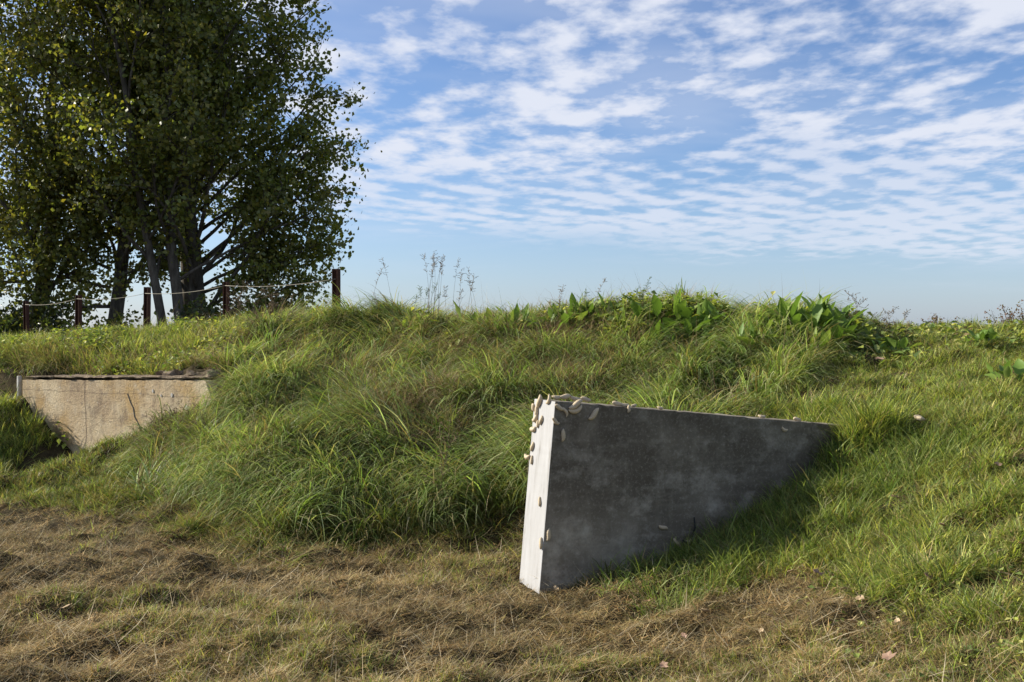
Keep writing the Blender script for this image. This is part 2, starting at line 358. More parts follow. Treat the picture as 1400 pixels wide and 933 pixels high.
# wing wall: S0 near corner at the ground, axis 25 deg, front edge leaning back
AN = R(25); S0 = np.array([0.18, 6.5]); Su = np.array([math.cos(AN), math.sin(AN)]); St = np.array([-math.sin(AN), math.cos(AN)]); TH = 0.31
LEAN = 0.115 / 1.23
def wface(s, t, z): p = S0 + Su * s + St * t; return Vector((p[0], p[1], z))
jr = random.Random(3)
prof = [(0 - 0.35 * LEAN, -0.35)] + [(LEAN * z + jr.gauss(0, .0003), z) for z in np.linspace(-.1, 1.2, 45)] + [(LEAN * 1.235, 1.232)] + [(s_, 1.235 - (s_ - .115) * .1052 + jr.gauss(0, .0016)) for s_ in np.linspace(.16, 3.1, 70)] + [(3.3, 0.90), (3.3, -0.35)]
A_ = [(s, 0, z) for s, z in prof]; B_ = [(s, TH, z) for s, z in prof]
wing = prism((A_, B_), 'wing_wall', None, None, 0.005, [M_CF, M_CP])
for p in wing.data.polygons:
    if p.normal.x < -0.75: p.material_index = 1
wing.location = (S0[0], S0[1], 0); wing.rotation_euler = (0, 0, AN)
tag(wing, 'new grey concrete wing wall with white end face, dark side in shade, set into the grassy bank', 'wall')

# old wall with its coping and broken upper block
rzw = math.atan2(Wu[1], Wu[0])
ow = empty('bunker_wall', (WA[0], WA[1], 0), rzw)
tag(ow, 'weathered brown concrete wall of an old bunker showing through the grass at left', 'wall')
def jag(x0, x1, n, z, a): return [(x0 + (x1 - x0) * i / n, z + random.uniform(-a, a)) for i in range(n + 1)]
pf = [(0.0, -0.3)] + [(0.0, 1.05)] + [(a, b + .022 * a) for a, b in jag(0.1, WL - 0.4, 22, 1.055, 0.008)] + [(WL - 0.25, 1.12), (WL - 0.15, .9), (WL, -0.3)]
# local y: +y is away from the viewer
prism(([(a, 0, z) for a, z in pf], [(a, 0.3, z) for a, z in pf]), 'wall_face', M_CO, ow, 0.004)
def lumpy(x0, x1, z0, z1, y0, y1, n, amp, name, mat, parent):
    nu, nv = n, 7; V = []; F = []
    for j in range(nv * 2):
        tt = j / (nv * 2 - 1) * 2 * math.pi * 0.999
        for i in range(nu):
            x = x0 + (x1 - x0) * i / (nu - 1); e = min(1, 6 * min(i, nu - 1 - i) / (nu - 1) + 0.25)
            cy, cz = (y0 + y1) / 2, (z0 + z1) / 2; ry, rz_ = (y1 - y0) / 2, (z1 - z0) / 2 * e
            k = max(abs(math.cos(tt)), abs(math.sin(tt))); r = (1 / k) ** 0.7
            nn = float(vnoise(np.array(x * 3 + tt), np.array(tt * 4 + x0), 3.1)) - .5
            V.append((x, cy + (ry * r + nn * amp) * math.cos(tt), cz + (rz_ * r + nn * amp) * math.sin(tt)))
    m_ = nv * 2
    for j in range(m_):
        for i in range(nu - 1): F.append((j * nu + i, j * nu + i + 1, ((j + 1) % m_) * nu + i + 1, ((j + 1) % m_) * nu + i))
    F.append(tuple(j * nu for j in range(m_))); F.append(tuple(j * nu + nu - 1 for j in range(m_ - 1, -1, -1)))
    return link(name, mesh_np(name, np.array(V), F, mat, None, False), parent)
cp_ = lumpy(0.05, WL - 0.3, 1.075, 1.105, -0.012, 0.35, 140, 0.03, 'coping', M_CR, ow); cp_.rotation_euler = (0, -.02, 0)
lumpy(2.35, WL - .25, 1.10, 1.22, 0.12, 0.5, 90, 0.12, 'broken_block', M_CR, ow)
# long crack and a spalled hole in the face
mb = MB(); pts = [(2.02, 0.93), (2.07, 0.83), (2.12, 0.76), (2.14, 0.66), (2.22, 0.56), (2.25, 0.47), (2.30, 0.40)]
for (a, b), (c, d) in zip(pts, pts[1:]):
    wd = 0.008; mb.add([(a - wd, -0.004, b), (a + wd, -0.004, b), (c + wd, -0.004, d), (c - wd, -0.004, d), (a - wd, 0.01, b), (a + wd, 0.01, b), (c + wd, 0.01, d), (c - wd, 0.01, d)], [(0, 1, 2, 3), (4, 7, 6, 5), (0, 4, 5, 1), (3, 2, 6, 7), (0, 3, 7, 4), (1, 5, 6, 2)])
for i in range(1):
    cx, cz = 2.42, 0.50; ring = [(cx + 0.05 * math.cos(t) * random.uniform(.6, 1.1), -0.004, cz + 0.06 * math.sin(t) * random.uniform(.6, 1.1)) for t in [k * .628 for k in range(10)]]
    mb.add(ring + [(a, 0.01, c) for a, b, c in ring], [tuple(range(10)), tuple(range(19, 9, -1))] + [(k, k + 10, (k + 1) % 10 + 10, (k + 1) % 10) for k in range(10)])
mb.build('crack', M_BK, ow, False)
mb = MB()
for cx, cz, r in ((2.46, 0.98, .014), (2.60, 0.93, .010), (2.78, 0.94, .016), (3.02, 0.80, .022), (2.98, 0.68, .022)):
    ring = [(cx + r * math.cos(t), -0.006, cz + 1.5 * r * math.sin(t)) for t in [k * .628 for k in range(10)]]
    mb.add(ring + [(a, 0.01, c) for a, b, c in ring], [tuple(range(10)), tuple(range(19, 9, -1))] + [(k, k + 10, (k + 1) % 10 + 10, (k + 1) % 10) for k in range(10)])
mb.build('lime_spot', M_PO, ow, False)
ow2 = prism(([(-2.2, .25, -.2), (-2.2, .25, 1.02), (-0.12, .25, 1.04), (-0.12, .25, -.2)], [(-2.2, .5, -.2), (-2.2, .5, 1.02), (-0.12, .5, 1.04), (-0.12, .5, -.2)]), 'bunker_wall', M_CO, None, 0.004)
ow2.location = ow.location; ow2.rotation_euler = (0, 0, rzw); tag(ow2, 'short set-back stretch of old concrete wall at the left edge behind the pale upright', 'wall')
pb = prism(([(-.13, .0, .3), (-.12, .0, 1.10), (-.085, .0, 1.10), (-.095, .0, .3)], [(-.13, .05, .3), (-.12, .05, 1.10), (-.085, .05, 1.10), (-.095, .05, .3)]), 'marker_post', M_PO, None, 0.004)
pb.location = ow.location; pb.rotation_euler = (0, 0, rzw); tag(pb, 'thin pale upright board at the left end of the old bunker wall', 'post')

# ------------------------------------------------------------------ larvae on the wing wall
def larva_mesh(bend, s_bend, fat, k):
    n, seg = 26, 12; pts = []; rad = []
    for i in range(n):
        t = i / (n - 1); q = t * 2 - 1
        pts.append((q * 0.5, bend * (q * q - 0.4) + s_bend * math.sin(q * 3.0), 0.0))
        e = (1 - abs(q) ** 2.6) ** 0.6 if abs(q) < 1 else 0.0
        rad.append(max(0.012, 0.168 * fat * e * (0.55 + 0.45 * math.sin(math.pi * (.25 + .6 * t))) * (1 + 0.09 * math.cos(t * 2 * math.pi * 9))))
    V, F = tube(pts, rad, seg)
    return mesh_np('larva', np.array([tuple(v) for v in V]), F, M_LA, None, True)
LM = [larva_mesh(0.06, 0.05, 1.0, 0), larva_mesh(0.24, 0.0, 1.0, 1), larva_mesh(-0.18, 0.07, .9, 2), larva_mesh(0.08, -0.09, 1.15, 3), larva_mesh(0.4, 0.0, 1.0, 4)]
F_PX = 1361.0
camv = Vector((0, 0, EYE))
pit = R(-0.61)
def ray_px(px, py):
    # view ray through a photo pixel; used only to read off where a thing sits on the wall
    d = Vector(((px - 700) / F_PX, 1.0, -(py - 466.5) / F_PX))
    return Vector((d.x, d.y * math.cos(pit) - d.z * math.sin(pit), d.y * math.sin(pit) + d.z * math.cos(pit)))
nD = Vector((math.sin(AN), -math.cos(AN), 0)); P_D = Vector((S0[0], S0[1], 0))
nE = (Vector((-math.cos(AN), -math.sin(AN), LEAN))).normalized()
def hit(px, py, P, n): d = ray_px(px, py); return camv + d * ((P - camv).dot(n) / d.dot(n))
nT = Vector((Su[0] * 0.1, Su[1] * 0.1, 1)).normalized(); P_T = wface(LEAN * 1.235, 0, 1.235)
larvae = [ # px, py, length px, angle deg (0=right, 90=up), surface, mesh, label
 (739, 549, 19, 80, 'E', 3, 'upright cream larva at the top left corner of the white end face'),
 (735, 562, 17, 70, 'E', 0, 'cream larva on the left edge, just below the one at the top left corner'),
 (730, 557, 9, 150, 'L', 3, 'stubby larva poking out left beside the top left corner of the wall'),
 (751, 547, 14, 35, 'E', 4, 'curled larva bent over the top rim of the white end face'),
 (761, 543, 12, 10, 'T', 1, 'larva lying on the wall top right above the bright corner'),
 (773, 542, 17, 15, 'T', 0, 'pale larva on the wall top, second from the bright corner'),
 (787, 545, 17, -20, 'T', 1, 'larva on the wall top whose tail points down to the right'),
 (801, 546, 15, -12, 'T', 3, 'lone larva lying back from the rim on the wall top'),
 (786, 553, 22, 22, 'D', 0, 'long larva high on the dark face with its sunlit head over the rim'),
 (786, 560, 20, 15, 'D', 1, 'curved shaded larva directly under the long one with the sunlit head'),
 (764, 557, 14, -15, 'D', 3, 'larva wrapped around the bright upper corner onto the dark face'),
 (772, 563, 15, -65, 'D', 2, 'larva hanging downward on the dark face just right of the corner'),
 (811, 566, 21, 38, 'D', 0, 'plump larva slanting up to the right alone high on the dark face'),
 (769, 595, 18, 80, 'D', 0, 'slim nearly upright larva on the dark face below the upper cluster'),
 (759, 576, 13, -25, 'D', 3, 'small larva crossing the corner below the upper cluster'),
 (741, 575, 14, 65, 'E', 3, 'fat larva slanting on the upper part of the white end face'),
 (733, 572, 12, 15, 'L', 1, 'larva lying level on the left edge of the end face'),
 (736, 580, 11, 80, 'L', 0, 'short larva hanging under the level one on the left edge'),
 (730, 587, 11, 10, 'L', 3, 'round headed larva sticking out from the left edge of the end face'),
 (729, 611, 14, 70, 'L', 3, 'single upright larva halfway down the left edge'),
 (722, 624, 11, -5, 'L', 1, 'larva reaching out to the left, lowest on the left edge'),
 (728, 629, 13, 70, 'L', 0, 'upright larva beneath the one reaching out to the left'),
 (739, 686, 14, 95, 'E', 0, 'lone larva in the middle of the white end face'),
 (749, 731, 18, 75, 'D', 0, 'larva on the dark face by the lower part of the bright corner edge'),
 (741, 743, 17, 90, 'E', 0, 'lowest larva on the white end face, at the corner edge'),
 (843, 552, 12, 0, 'T', 3, 'left larva of the small heap midway along the wall top'),
 (849, 553, 14, -55, 'T', 0, 'larva standing up in the small heap midway along the wall top'),
 (855, 556, 11, 0, 'T', 1, 'flat lying larva in the small heap midway along the wall top'),
 (859, 559, 11, 75, 'D', 0, 'larva of the small heap that hangs down over the dark face'),
 (867, 557, 9, 5, 'T', 0, 'rightmost larva of the small heap midway along the wall top'),
 (903, 559, 9, 0, 'T', 1, 'tiny looking larva on the wall top, right of the small heap'),
 (1042, 575, 11, -5, 'T', 1, 'larva lying on the low part of the wall top near the grass'),
 (1090, 579, 11, 0, 'T', 3, 'last larva on the wall top before the grass takes over'),
 (1072, 587, 10, -20, 'D', 1, 'shaded larva under the rim near the buried end of the dark face'),
 (906, 721, 15, -22, 'D', 0, 'pale larva low on the dark face, uppermost of the low group'),
 (924, 742, 16, -55, 'D', 0, 'larva slanting down at the grass line of the dark face'),
 (940, 741, 12, 30, 'D', 3, 'larva beside the black twig low on the dark face'),
 (946, 748, 9, -5, 'D', 0, 'larva lying lowest on the dark face, half in the shaded grass'),
]
for (px, py, lp, an, sf, mi, lab) in larvae:
    if sf == 'D': n = nD; P = P_D
    elif sf in 'EL': n = nE; P = P_D
    else: n = nT; P = P_T + nT * 0.008
    if sf == 'T':
        d = ray_px(px, py); tt = 1.0                # stand on the rim: meet the plane a little behind the face
        P2 = P_D - nD * 0.06; h = camv + d * ((P2 - camv).dot(nD) / d.dot(nD))
        top = P_T.z - 0.105 * ((Vector((h.x, h.y, 0)) - P_D).dot(Vector((Su[0], Su[1], 0))) - 0.12)
        h.z = min(h.z, top + 0.035); h.z = max(h.z, top + 0.014)
        nn = (nT * 0.8 + nD * 0.5).normalized()
    else:
        h = hit(px, py, P, n); nn = n
    depth = h.y; s = lp / F_PX * depth
    right = Vector((1, 0, 0)); up = Vector((0, 0, 1)); dirv = right * math.cos(R(an)) + up * math.sin(R(an))
    if sf == 'T': dirv = Vector((Su[0], Su[1], -0.1)) * math.cos(R(an)) + nn.cross(Vector((Su[0], Su[1], 0))) * 0.5 * math.sin(R(an)) + up * 0.5 * math.sin(R(an))
    t = dirv - nn * dirv.dot(nn); fore = max(0.55, math.sqrt(max(t.x ** 2 + t.z ** 2, 1e-4)) / max(t.length, 1e-4)); t.normalize()
    if sf in 'EL': fore = max(fore, 0.75)
    b = nn.cross(t); s = s / fore
    o = link('larva', LM[mi]); mat3 = Matrix((t, b, nn)).transposed().to_4x4()
    off = 0.10 * s if sf != 'T' else 0.0
    wx = 1.0 if lp > 12 else 1.25
    o.matrix_world = Matrix.Translation(h + nn * off) @ mat3 @ Matrix.Diagonal((s, s * wx, s * wx, 1))
    tag(o, lab, 'larva', 'cream larvae crawling over the wing wall')
mb = MB(); h = hit(932, 738, P_D, nD); h2 = hit(938, 745, P_D, nD); mb.tube([h + nD * .01, (h + h2) / 2 + nD * .03, h2 + nD * .01], [.006, .012, .006], 6)
h = hit(948, 707, P_D, nD); h2 = hit(944, 735, P_D, nD); mb.tube([h + nD * .01, (h + h2) / 2 + nD * .02 + Vector((.01, 0, 0)), h2 + nD * .012], [.005, .006, .004], 6)
tag(mb.build('twig', M_BK), 'black broken twig leaning low on the dark face of the wing wall', 'twig')

# ------------------------------------------------------------------ fence
posts = [(-2.40, 13.6, 2.54, .085, 'tallest rusty steel fence post, alone against the sky right of the trees'),
         (-4.42, 15.4, 2.45, .075, 'reddish rusty fence post in front of the straight poplar trunk'),
         (-6.24, 17.0, 2.44, .085, 'dark rusty fence post between the leaning poplar and the left poplars'),
         (-7.84, 18.0, 2.34, .085, 'dark rusty fence post second from the left edge'),
         (-9.75, 20.0, 2.29, .080, 'leftmost rusty fence post, by the dark bushes')]
for x, y, zt, wd, lab in posts:
    t = 0.012; w2 = wd / 2
    pf = [(-w2, -w2), (w2, -w2), (w2, -w2 + t), (t / 2, -w2 + t), (t / 2, w2 - t), (w2, w2 - t), (w2, w2), (-w2, w2), (-w2, w2 - t), (-t / 2, w2 - t), (-t / 2, -w2 + t), (-w2, -w2 + t)]
    z0 = -0.3
    o = prism(([(a, b, z0) for a, b in pf], [(a, b, zt - gz(x, y)) for a, b in pf]), 'fence_post', M_RU, None, 0)
    o.location = (x, y, gz(x, y)); o.rotation_euler = (R(random.uniform(-1, 1)), R(random.uniform(-1.2, 1.2)), R(70)); tag(o, lab, 'fence post', 'rusty steel fence posts along the bank')
mb = MB(); wz = [2.40, 2.39, 2.33, 2.27, 2.22]
for i in range(4):
    a = Vector((posts[i][0], posts[i][1] - .05, wz[i])); b = Vector((posts[i + 1][0], posts[i + 1][1] - .05, wz[i + 1]))
    ps = [a.lerp(b, k / 8) - Vector((0, 0, 0.05 * 4 * (k / 8) * (1 - k / 8))) for k in range(9)]; mb.tube(ps, [.0038] * 9, 5)
tag(mb.build('fence_rope', M_RO), 'pale slack rope strung between the rusty fence posts', 'rope')

# ------------------------------------------------------------------ trees
def jit(v, a): return (v + Vector((random.gauss(0, a), random.gauss(0, a), random.gauss(0, a)))).normalized()
def branch(mb, p, d, ln, r0, r1, n, wob, trop, seg):
    pts = [p.copy()]; dirs = [d.copy()]
    for i in range(n):
        d = jit(d, wob); d = (d + Vector((0, 0, trop))).normalized(); p = p + d * (ln / n); pts.append(p.copy()); dirs.append(d.copy())
    mb.tube(pts, [r0 + (r1 - r0) * (i / n) for i in range(n + 1)], seg); return pts, dirs
def leaves(centers, spread, per, size, pal):
    C = np.repeat(np.array([tuple(c) for c in centers]), per, 0); n = len(C)
    P = C + rng.normal(0, 1, (n, 3)) * spread * np.array([1, 1, .85])
    a = rng.normal(0, 1, (n, 3)); a /= np.linalg.norm(a, axis=1)[:, None]; b = np.cross(a, rng.normal(0, 1, (n, 3))); b /= np.linalg.norm(b, axis=1)[:, None]
    s = size * rng.uniform(.4, 1.45, (n, 1)); nn = np.cross(a, b)
    V = np.stack([P - a * s * .8, P + b * s * .75 + nn * s * .15 - a * s * .15, P + a * s, P - b * s * .75 + nn * s * .15 - a * s * .15], 1).reshape(-1, 3)
    i = np.arange(n)[:, None] * 4; loops = (i + np.array([0, 1, 2, 0, 2, 3])).ravel(); sizes = np.full(n * 2, 3)
    pal = np.array(pal); ci = rng.integers(0, len(pal), n); c = pal[ci] * rng.uniform(.75, 1.25, (n, 1)); return V, (loops, sizes), np.repeat(c, 4, 0)
GP = [(.125, .15, .04), (.15, .175, .045), (.095, .12, .035), (.18, .185, .05), (.11, .13, .045), (.21, .19, .05)]
GP2 = [(a * 1.25, b * 1.2, c * 1.1) for a, b, c in GP] + [(.20, .19, .05)]
def poplar(x, y, height, trunk_h, rad, r0, lean, pal, label, stems=1, low=0.0, per=30, crown_r=4.5, name='poplar_tree', nl=15, hang=None, lsz=.078):
    z0 = gz(x, y); root = empty(name, (x, y, z0)); tag(root, label, 'tree', 'poplar trees behind the bank')
    mb = MB(); tips = []
    for st in range(stems):
        d = Vector((lean + (st * -0.07), 0.0, 1)).normalized(); p = Vector((st * -0.42, 0.05 * st, -.3))
        tp, td = branch(mb, p, d, height * .93, r0 * (1 - .2 * st), .03, 16, .045, .05, 12)
        n1 = nl if stems == 1 else int(nl * .7)
        for k in range(n1):
            f = (trunk_h / height) + (1 - trunk_h / height) * (k / n1) ** 1.15 * .92; i = min(int(f * 16), 15); fr = f * 16 - i
            bp = tp[i].lerp(tp[i + 1], fr); az = k * 2.4 + random.uniform(-.5, .5) + st
            up = random.uniform(1.0, 2.1) if f > .3 else random.uniform(.5, 1.6)
            dd = Vector((math.cos(az), math.sin(az), up)).normalized()
            ln = crown_r * (1.18 - .35 * max(0, f - .25)) * random.uniform(.85, 1.15)
            r = r0 * (.34 - .24 * f)
            lp, ld = branch(mb, bp, dd, ln, r, .018, 9, .10, .07, 7)
            for j in range(11):
                ff = .36 + .64 * j / 10; a = min(int(ff * 9), 8); q_ = lp[a].lerp(lp[a + 1], ff * 9 - a)
                d2 = jit(ld[a] * .8 + Vector((random.gauss(0, .6), random.gauss(0, .6), random.uniform(-.25, .5))), .2)
                l2 = random.uniform(1.1, 2.1) * (1.15 - .4 * ff)
                sp, sdv = branch(mb, q_, d2, l2, .022, .007, 5, .16, .02, 4)
                for h_ in range(5):
                    b_ = sp[1 + h_]; d3 = jit(sdv[h_] + Vector((random.gauss(0, .7), random.gauss(0, .7), random.uniform(-.4, .4))), .2)
                    tt, _ = branch(mb, b_, d3, random.uniform(.35, .75), .008, .003, 2, .2, 0, 3); tips += [tt[1], tt[2]]
    for hx in (hang or []):
        bp = Vector(hx[0]); e = Vector(hx[1]); lp, ld = branch(mb, bp, (e - bp).normalized(), (e - bp).length, .06, .014, 9, .05, .0, 6)
        for j in range(14):
            ff = .3 + .7 * j / 13; a = min(int(ff * 9), 8); q_ = lp[a]; d2 = jit(ld[a] * .7 + Vector((random.gauss(0, .6), random.gauss(0, .6), random.uniform(-.5, .4))), .2)
            sp, sdv = branch(mb, q_, d2, random.uniform(.6, 1.3), .018, .006, 4, .16, .0, 4)
            for h_ in range(4):
                tt, _ = branch(mb, sp[1 + h_], jit(sdv[h_], .6), random.uniform(.3, .6), .007, .003, 2, .2, 0, 3); tips += [tt[1], tt[2]]
    # low suckers in leaf round the foot of the trunk
    for k in range(int(low * 14)):
        az = random.uniform(0, 6.28); sp, sdv = branch(mb, Vector((0, 0, random.uniform(0, 1.6))), Vector((math.cos(az), math.sin(az), random.uniform(.2, 1))).normalized(), random.uniform(.6, 1.5), .02, .005, 5, .2, .05, 4)
        tips += sp[2:]
    mb.build('trunk', M_BA, root)
    V, F, c = leaves(tips, .20, int(per * 1.05), lsz, pal)
    link('crown', mesh_np('crown', V, F, MT, c), root); return root, len(tips)
poplar(-9.9, 31.7, 18, 2.2, 1, .27, .0, [(a * 1.2, b * 1.2, c) for a, b, c in GP], 'tall dark poplar with straight forked trunk, rightmost of the clump', 1, .8, 12, 4.5, nl=24,
       hang=[((0.1, 0, 1.7), (3.4, -.5, 2.6)), ((.1, 0, 2.1), (3.0, 1.0, 1.2)), ((0, 0, 2.6), (3.6, .6, 4.2)), ((0, 0, 3.2), (4.0, 0, 6.0)), ((0, 0, 4.2), (4.0, -.6, 7.6)), ((0, 0, 5.2), (3.9, -.3, 9.4)), ((0, 0, 6.2), (3.5, .3, 10.8)), ((0, 0, 2.0), (3.7, -.4, 3.5)), ((0, 0, 2.8), (3.9, .2, 5.1)), ((0, 0, 3.6), (4.1, -.5, 6.8)), ((0, 0, 4.6), (4.1, .4, 8.4)), ((0, 0, 5.8), (3.8, -.2, 10.1)), ((0, 0, 7), (3.2, .3, 12.0)), ((0, 0, 1.5), (2.6, -.8, 1.9))])
poplar(-9.85, 30.2, 17, 3.4, 1, .19, -.16, GP2, 'double-stemmed poplar leaning left between its neighbours', 2, .2, 11, 3.6, nl=20)
poplar(-12.9, 32, 18, 3.0, 1, .25, .0, GP2, 'poplar with thick upright trunk behind the second fence post from the left', 1, .6, 12, 4.2, nl=22,
       hang=[((0, 0, 2.8), (-2.6, -.6, 3.4)), ((0, 0, 3.4), (-3.0, .2, 5.2)), ((0, 0, 3.0), (2.4, -1.0, 4.2)), ((0, 0, 2.2), (-2.2, -1.2, 2.2)), ((0, 0, 4), (-1.5, -2.0, 6))])
poplar(-15.4, 32, 17, 2.4, 1, .27, .03, GP2, 'yellowish green poplar at the left edge with a bare low side branch', 1, .5, 12, 4.2, nl=20,
       hang=[((0, 0, 2.6), (2.4, -.6, 3.6)), ((0, 0, 3.4), (2.8, .2, 5.4)), ((0, 0, 3.0), (-2.2, -1.0, 3.2)), ((0, 0, 4.2), (1.5, -1.8, 6.4))])
poplar(-19.3, 33, 17, 2.2, 1, .3, 0, GP2, 'poplar mostly cut off by the left edge of the view', 1, .5, 12, 4.3, nl=17)
poplar(-12.0, 37, 19, 4, 1, .28, 0, GP, 'poplar standing farthest back, seen only through the other crowns', 1, 0, 11, 4.6, nl=18)

def bush(x, y, rx, rz, z0, name, label, pal, n, size, group, mat=MT, bare=False, gz0=None):
    root = empty(name, (x, y, z0)); tag(root, label, 'bush' if 'bush' in name else 'tree', group)
    mb = MB(); cs = []
    for k in range(16):
        az = random.uniform(0, 6.28); d = Vector((math.cos(az) * rx / max(rx, rz), math.sin(az) * rx / max(rx, rz), random.uniform(.5, 1.5) * rz / max(rx, rz))).normalized()
        p, dv = branch(mb, Vector((0, 0, 0)), d, max(rx, rz) * random.uniform(.6, 1.0), .025 * rz, .006 * rz, 5, .12, .03, 5)
        for j in range(2, 6):
            for _ in range(3):
                s_, _d = branch(mb, p[j], jit(dv[j], .5), rz * random.uniform(.15, .35), .007 * rz, .003 * rz, 2, .2, .03, 3); cs += s_[1:]
    mb.build('trunk', M_BA, root, True)
    V, F, c = leaves(cs, size * 1.8, n, size, pal); V[:, 2] = np.maximum(V[:, 2], 0)
    link('crown', mesh_np('crown', V, F, mat, c), root)
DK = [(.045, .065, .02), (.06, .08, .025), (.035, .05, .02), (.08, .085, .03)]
# dark undergrowth at the foot of the poplars
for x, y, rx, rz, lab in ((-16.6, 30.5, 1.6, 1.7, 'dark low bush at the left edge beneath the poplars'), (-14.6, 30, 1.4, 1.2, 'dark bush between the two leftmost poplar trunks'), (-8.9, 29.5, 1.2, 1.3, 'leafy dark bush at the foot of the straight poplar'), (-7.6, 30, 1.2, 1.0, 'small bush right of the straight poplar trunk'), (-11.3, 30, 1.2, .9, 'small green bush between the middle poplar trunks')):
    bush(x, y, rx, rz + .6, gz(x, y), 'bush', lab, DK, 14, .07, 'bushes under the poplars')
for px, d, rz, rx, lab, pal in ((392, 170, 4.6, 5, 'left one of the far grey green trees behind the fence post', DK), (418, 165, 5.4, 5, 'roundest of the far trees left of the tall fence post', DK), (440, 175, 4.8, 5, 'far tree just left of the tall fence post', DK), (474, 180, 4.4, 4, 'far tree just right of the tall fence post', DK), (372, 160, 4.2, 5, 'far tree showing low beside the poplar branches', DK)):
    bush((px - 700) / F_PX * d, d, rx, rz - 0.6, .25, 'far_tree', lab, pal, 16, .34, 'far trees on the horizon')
RD = [(.16, .09, .075), (.20, .12, .10), (.12, .08, .06), (.10, .09, .05)]
for px, d, rz, rx, lab, pal in ((1288, 70, 2.3, 1.3, 'reddish half-bare bush on the horizon right of the leafy plants', RD), (1330, 75, 1.95, 1.2, 'low green bush on the horizon next to the reddish one', DK), (1396, 65, 2.9, 1.1, 'brownish bush on the horizon at the right edge', RD)):
    bush((px - 700) / F_PX * d, d, rx, rz, .25, 'horizon_bush', lab, pal, 4, .07, None)

# ------------------------------------------------------------------ grass
def blades(name, P, H, az, lean, droop, Wd, C, mat, nseg=3, tipc=None):
    """ribbons: P root (n,3), H length, az lean heading, lean 0..1.4 rad at the root, droop added toward the tip"""
    n = len(P); dirx, diry = np.cos(az), np.sin(az); tw = az + np.pi / 2 + rng.normal(0, .7, n); sx, sy = np.cos(tw), np.sin(tw)
    cur = P.copy(); rows = []; cols = []
    for k in range(nseg + 1):
        t = k / nseg; wdt = Wd * (1 - t ** 1.6) * (.75 + .5 * min(t * 3, 1) * .5)
        if k < nseg:
            off = np.stack([sx * wdt, sy * wdt, np.zeros(n)], 1) * .5; rows += [cur - off, cur + off]
            cc = C if tipc is None else C * (1 - t * .8) + tipc * (t * .8); cols += [cc, cc]
        else: rows += [cur]; cols += [C if tipc is None else tipc * .8 + C * .2]
        if k < nseg:
            th = lean + droop * ((k + .5) / nseg) ** 1.2; st = H / nseg
            cur = cur + np.stack([dirx * np.sin(th) * st, diry * np.sin(th) * st, np.cos(th) * st], 1)
    nv = 2 * nseg + 1; V = np.stack(rows, 1).reshape(-1, 3); cl_ = np.stack(cols, 1).reshape(-1, 3)
    f = []
    for k in range(nseg - 1): f += [2 * k, 2 * k + 1, 2 * k + 3, 2 * k + 2]
    f += [2 * nseg - 2, 2 * nseg - 1, 2 * nseg]
    loops = (np.arange(n)[:, None] * nv + np.array(f)).ravel(); sizes = np.tile(np.array([4] * (nseg - 1) + [3]), n)
    return link(name, mesh_np(name, V, (loops, sizes), mat, cl_, False))
def sample(n, y0, y1, xr=.68, xmin=-1e9, xmax=1e9, p=1.0):
    """more points nearer the viewer"""
    uu = rng.random(n)
    y = y0 * (y1 / y0) ** uu if p == 1.0 else y0 + (y1 - y0) * uu
    x = rng.uniform(-xr, xr, n) * y; k = (x > xmin) & (x < xmax); return x[k], y[k]
def tallmask(x, y): return y - np.interp(x, FX, FY) + (fbm(x, y, 1.5, 2) - .5) * .9
def clear_walls(x, y, pad=0.03):
    """True where a root may stand: not inside the two walls"""
    s = (x - S0[0]) * Su[0] + (y - S0[1]) * Su[1]; t = (x - S0[0]) * St[0] + (y - S0[1]) * St[1]
    a = ~((s > -0.05) & (s < 2.62) & (t > -pad) & (t < TH + pad))
    uu = (x - WA[0]) * Wu[0] + (y - WA[1]) * Wu[1]; vv = (x - WA[0]) * Wn[0] + (y - WA[1]) * Wn[1]
    b = ~((uu > -.02) & (uu < WL - .1) & (vv > -0.33) & (vv < .06)) & ~((uu < -.02) & (uu > -2.2) & (vv > -.14) & (vv < .02)); return a & b
def near_old(x, y):
    uu = (x - WA[0]) * Wu[0] + (y - WA[1]) * Wu[1]; vv = (x - WA[0]) * Wn[0] + (y - WA[1]) * Wn[1]
    return (uu > -.2) & (uu < WL * .86) & (vv > 0) & (vv < 2.6 - .42 * np.maximum(uu, 0)), uu, vv
def pick(pal, n, var=.2): pal = np.array(pal); return pal[rng.integers(0, len(pal), n)] * rng.uniform(1 - var, 1 + var, (n, 1))
GREEN = [(0.159, 0.220, 0.055), (0.220, 0.275, 0.073), (0.134, 0.195, 0.049), (0.293, 0.336, 0.110), (0.220, 0.250, 0.091), (0.085, 0.128, 0.037)]
YGREEN = [(0.439, 0.451, 0.104), (0.354, 0.403, 0.079), (0.512, 0.488, 0.159), (0.256, 0.329, 0.067)]
STRAW = [(.38, .30, .15), (.28, .21, .10), (.45, .37, .21), (.20, .14, .065), (.33, .26, .12), (.14, .10, .05)]
BROWN = [(.25, .16, .065), (.32, .215, .09), (.15, .10, .045), (.40, .285, .13), (.20, .155, .06)]

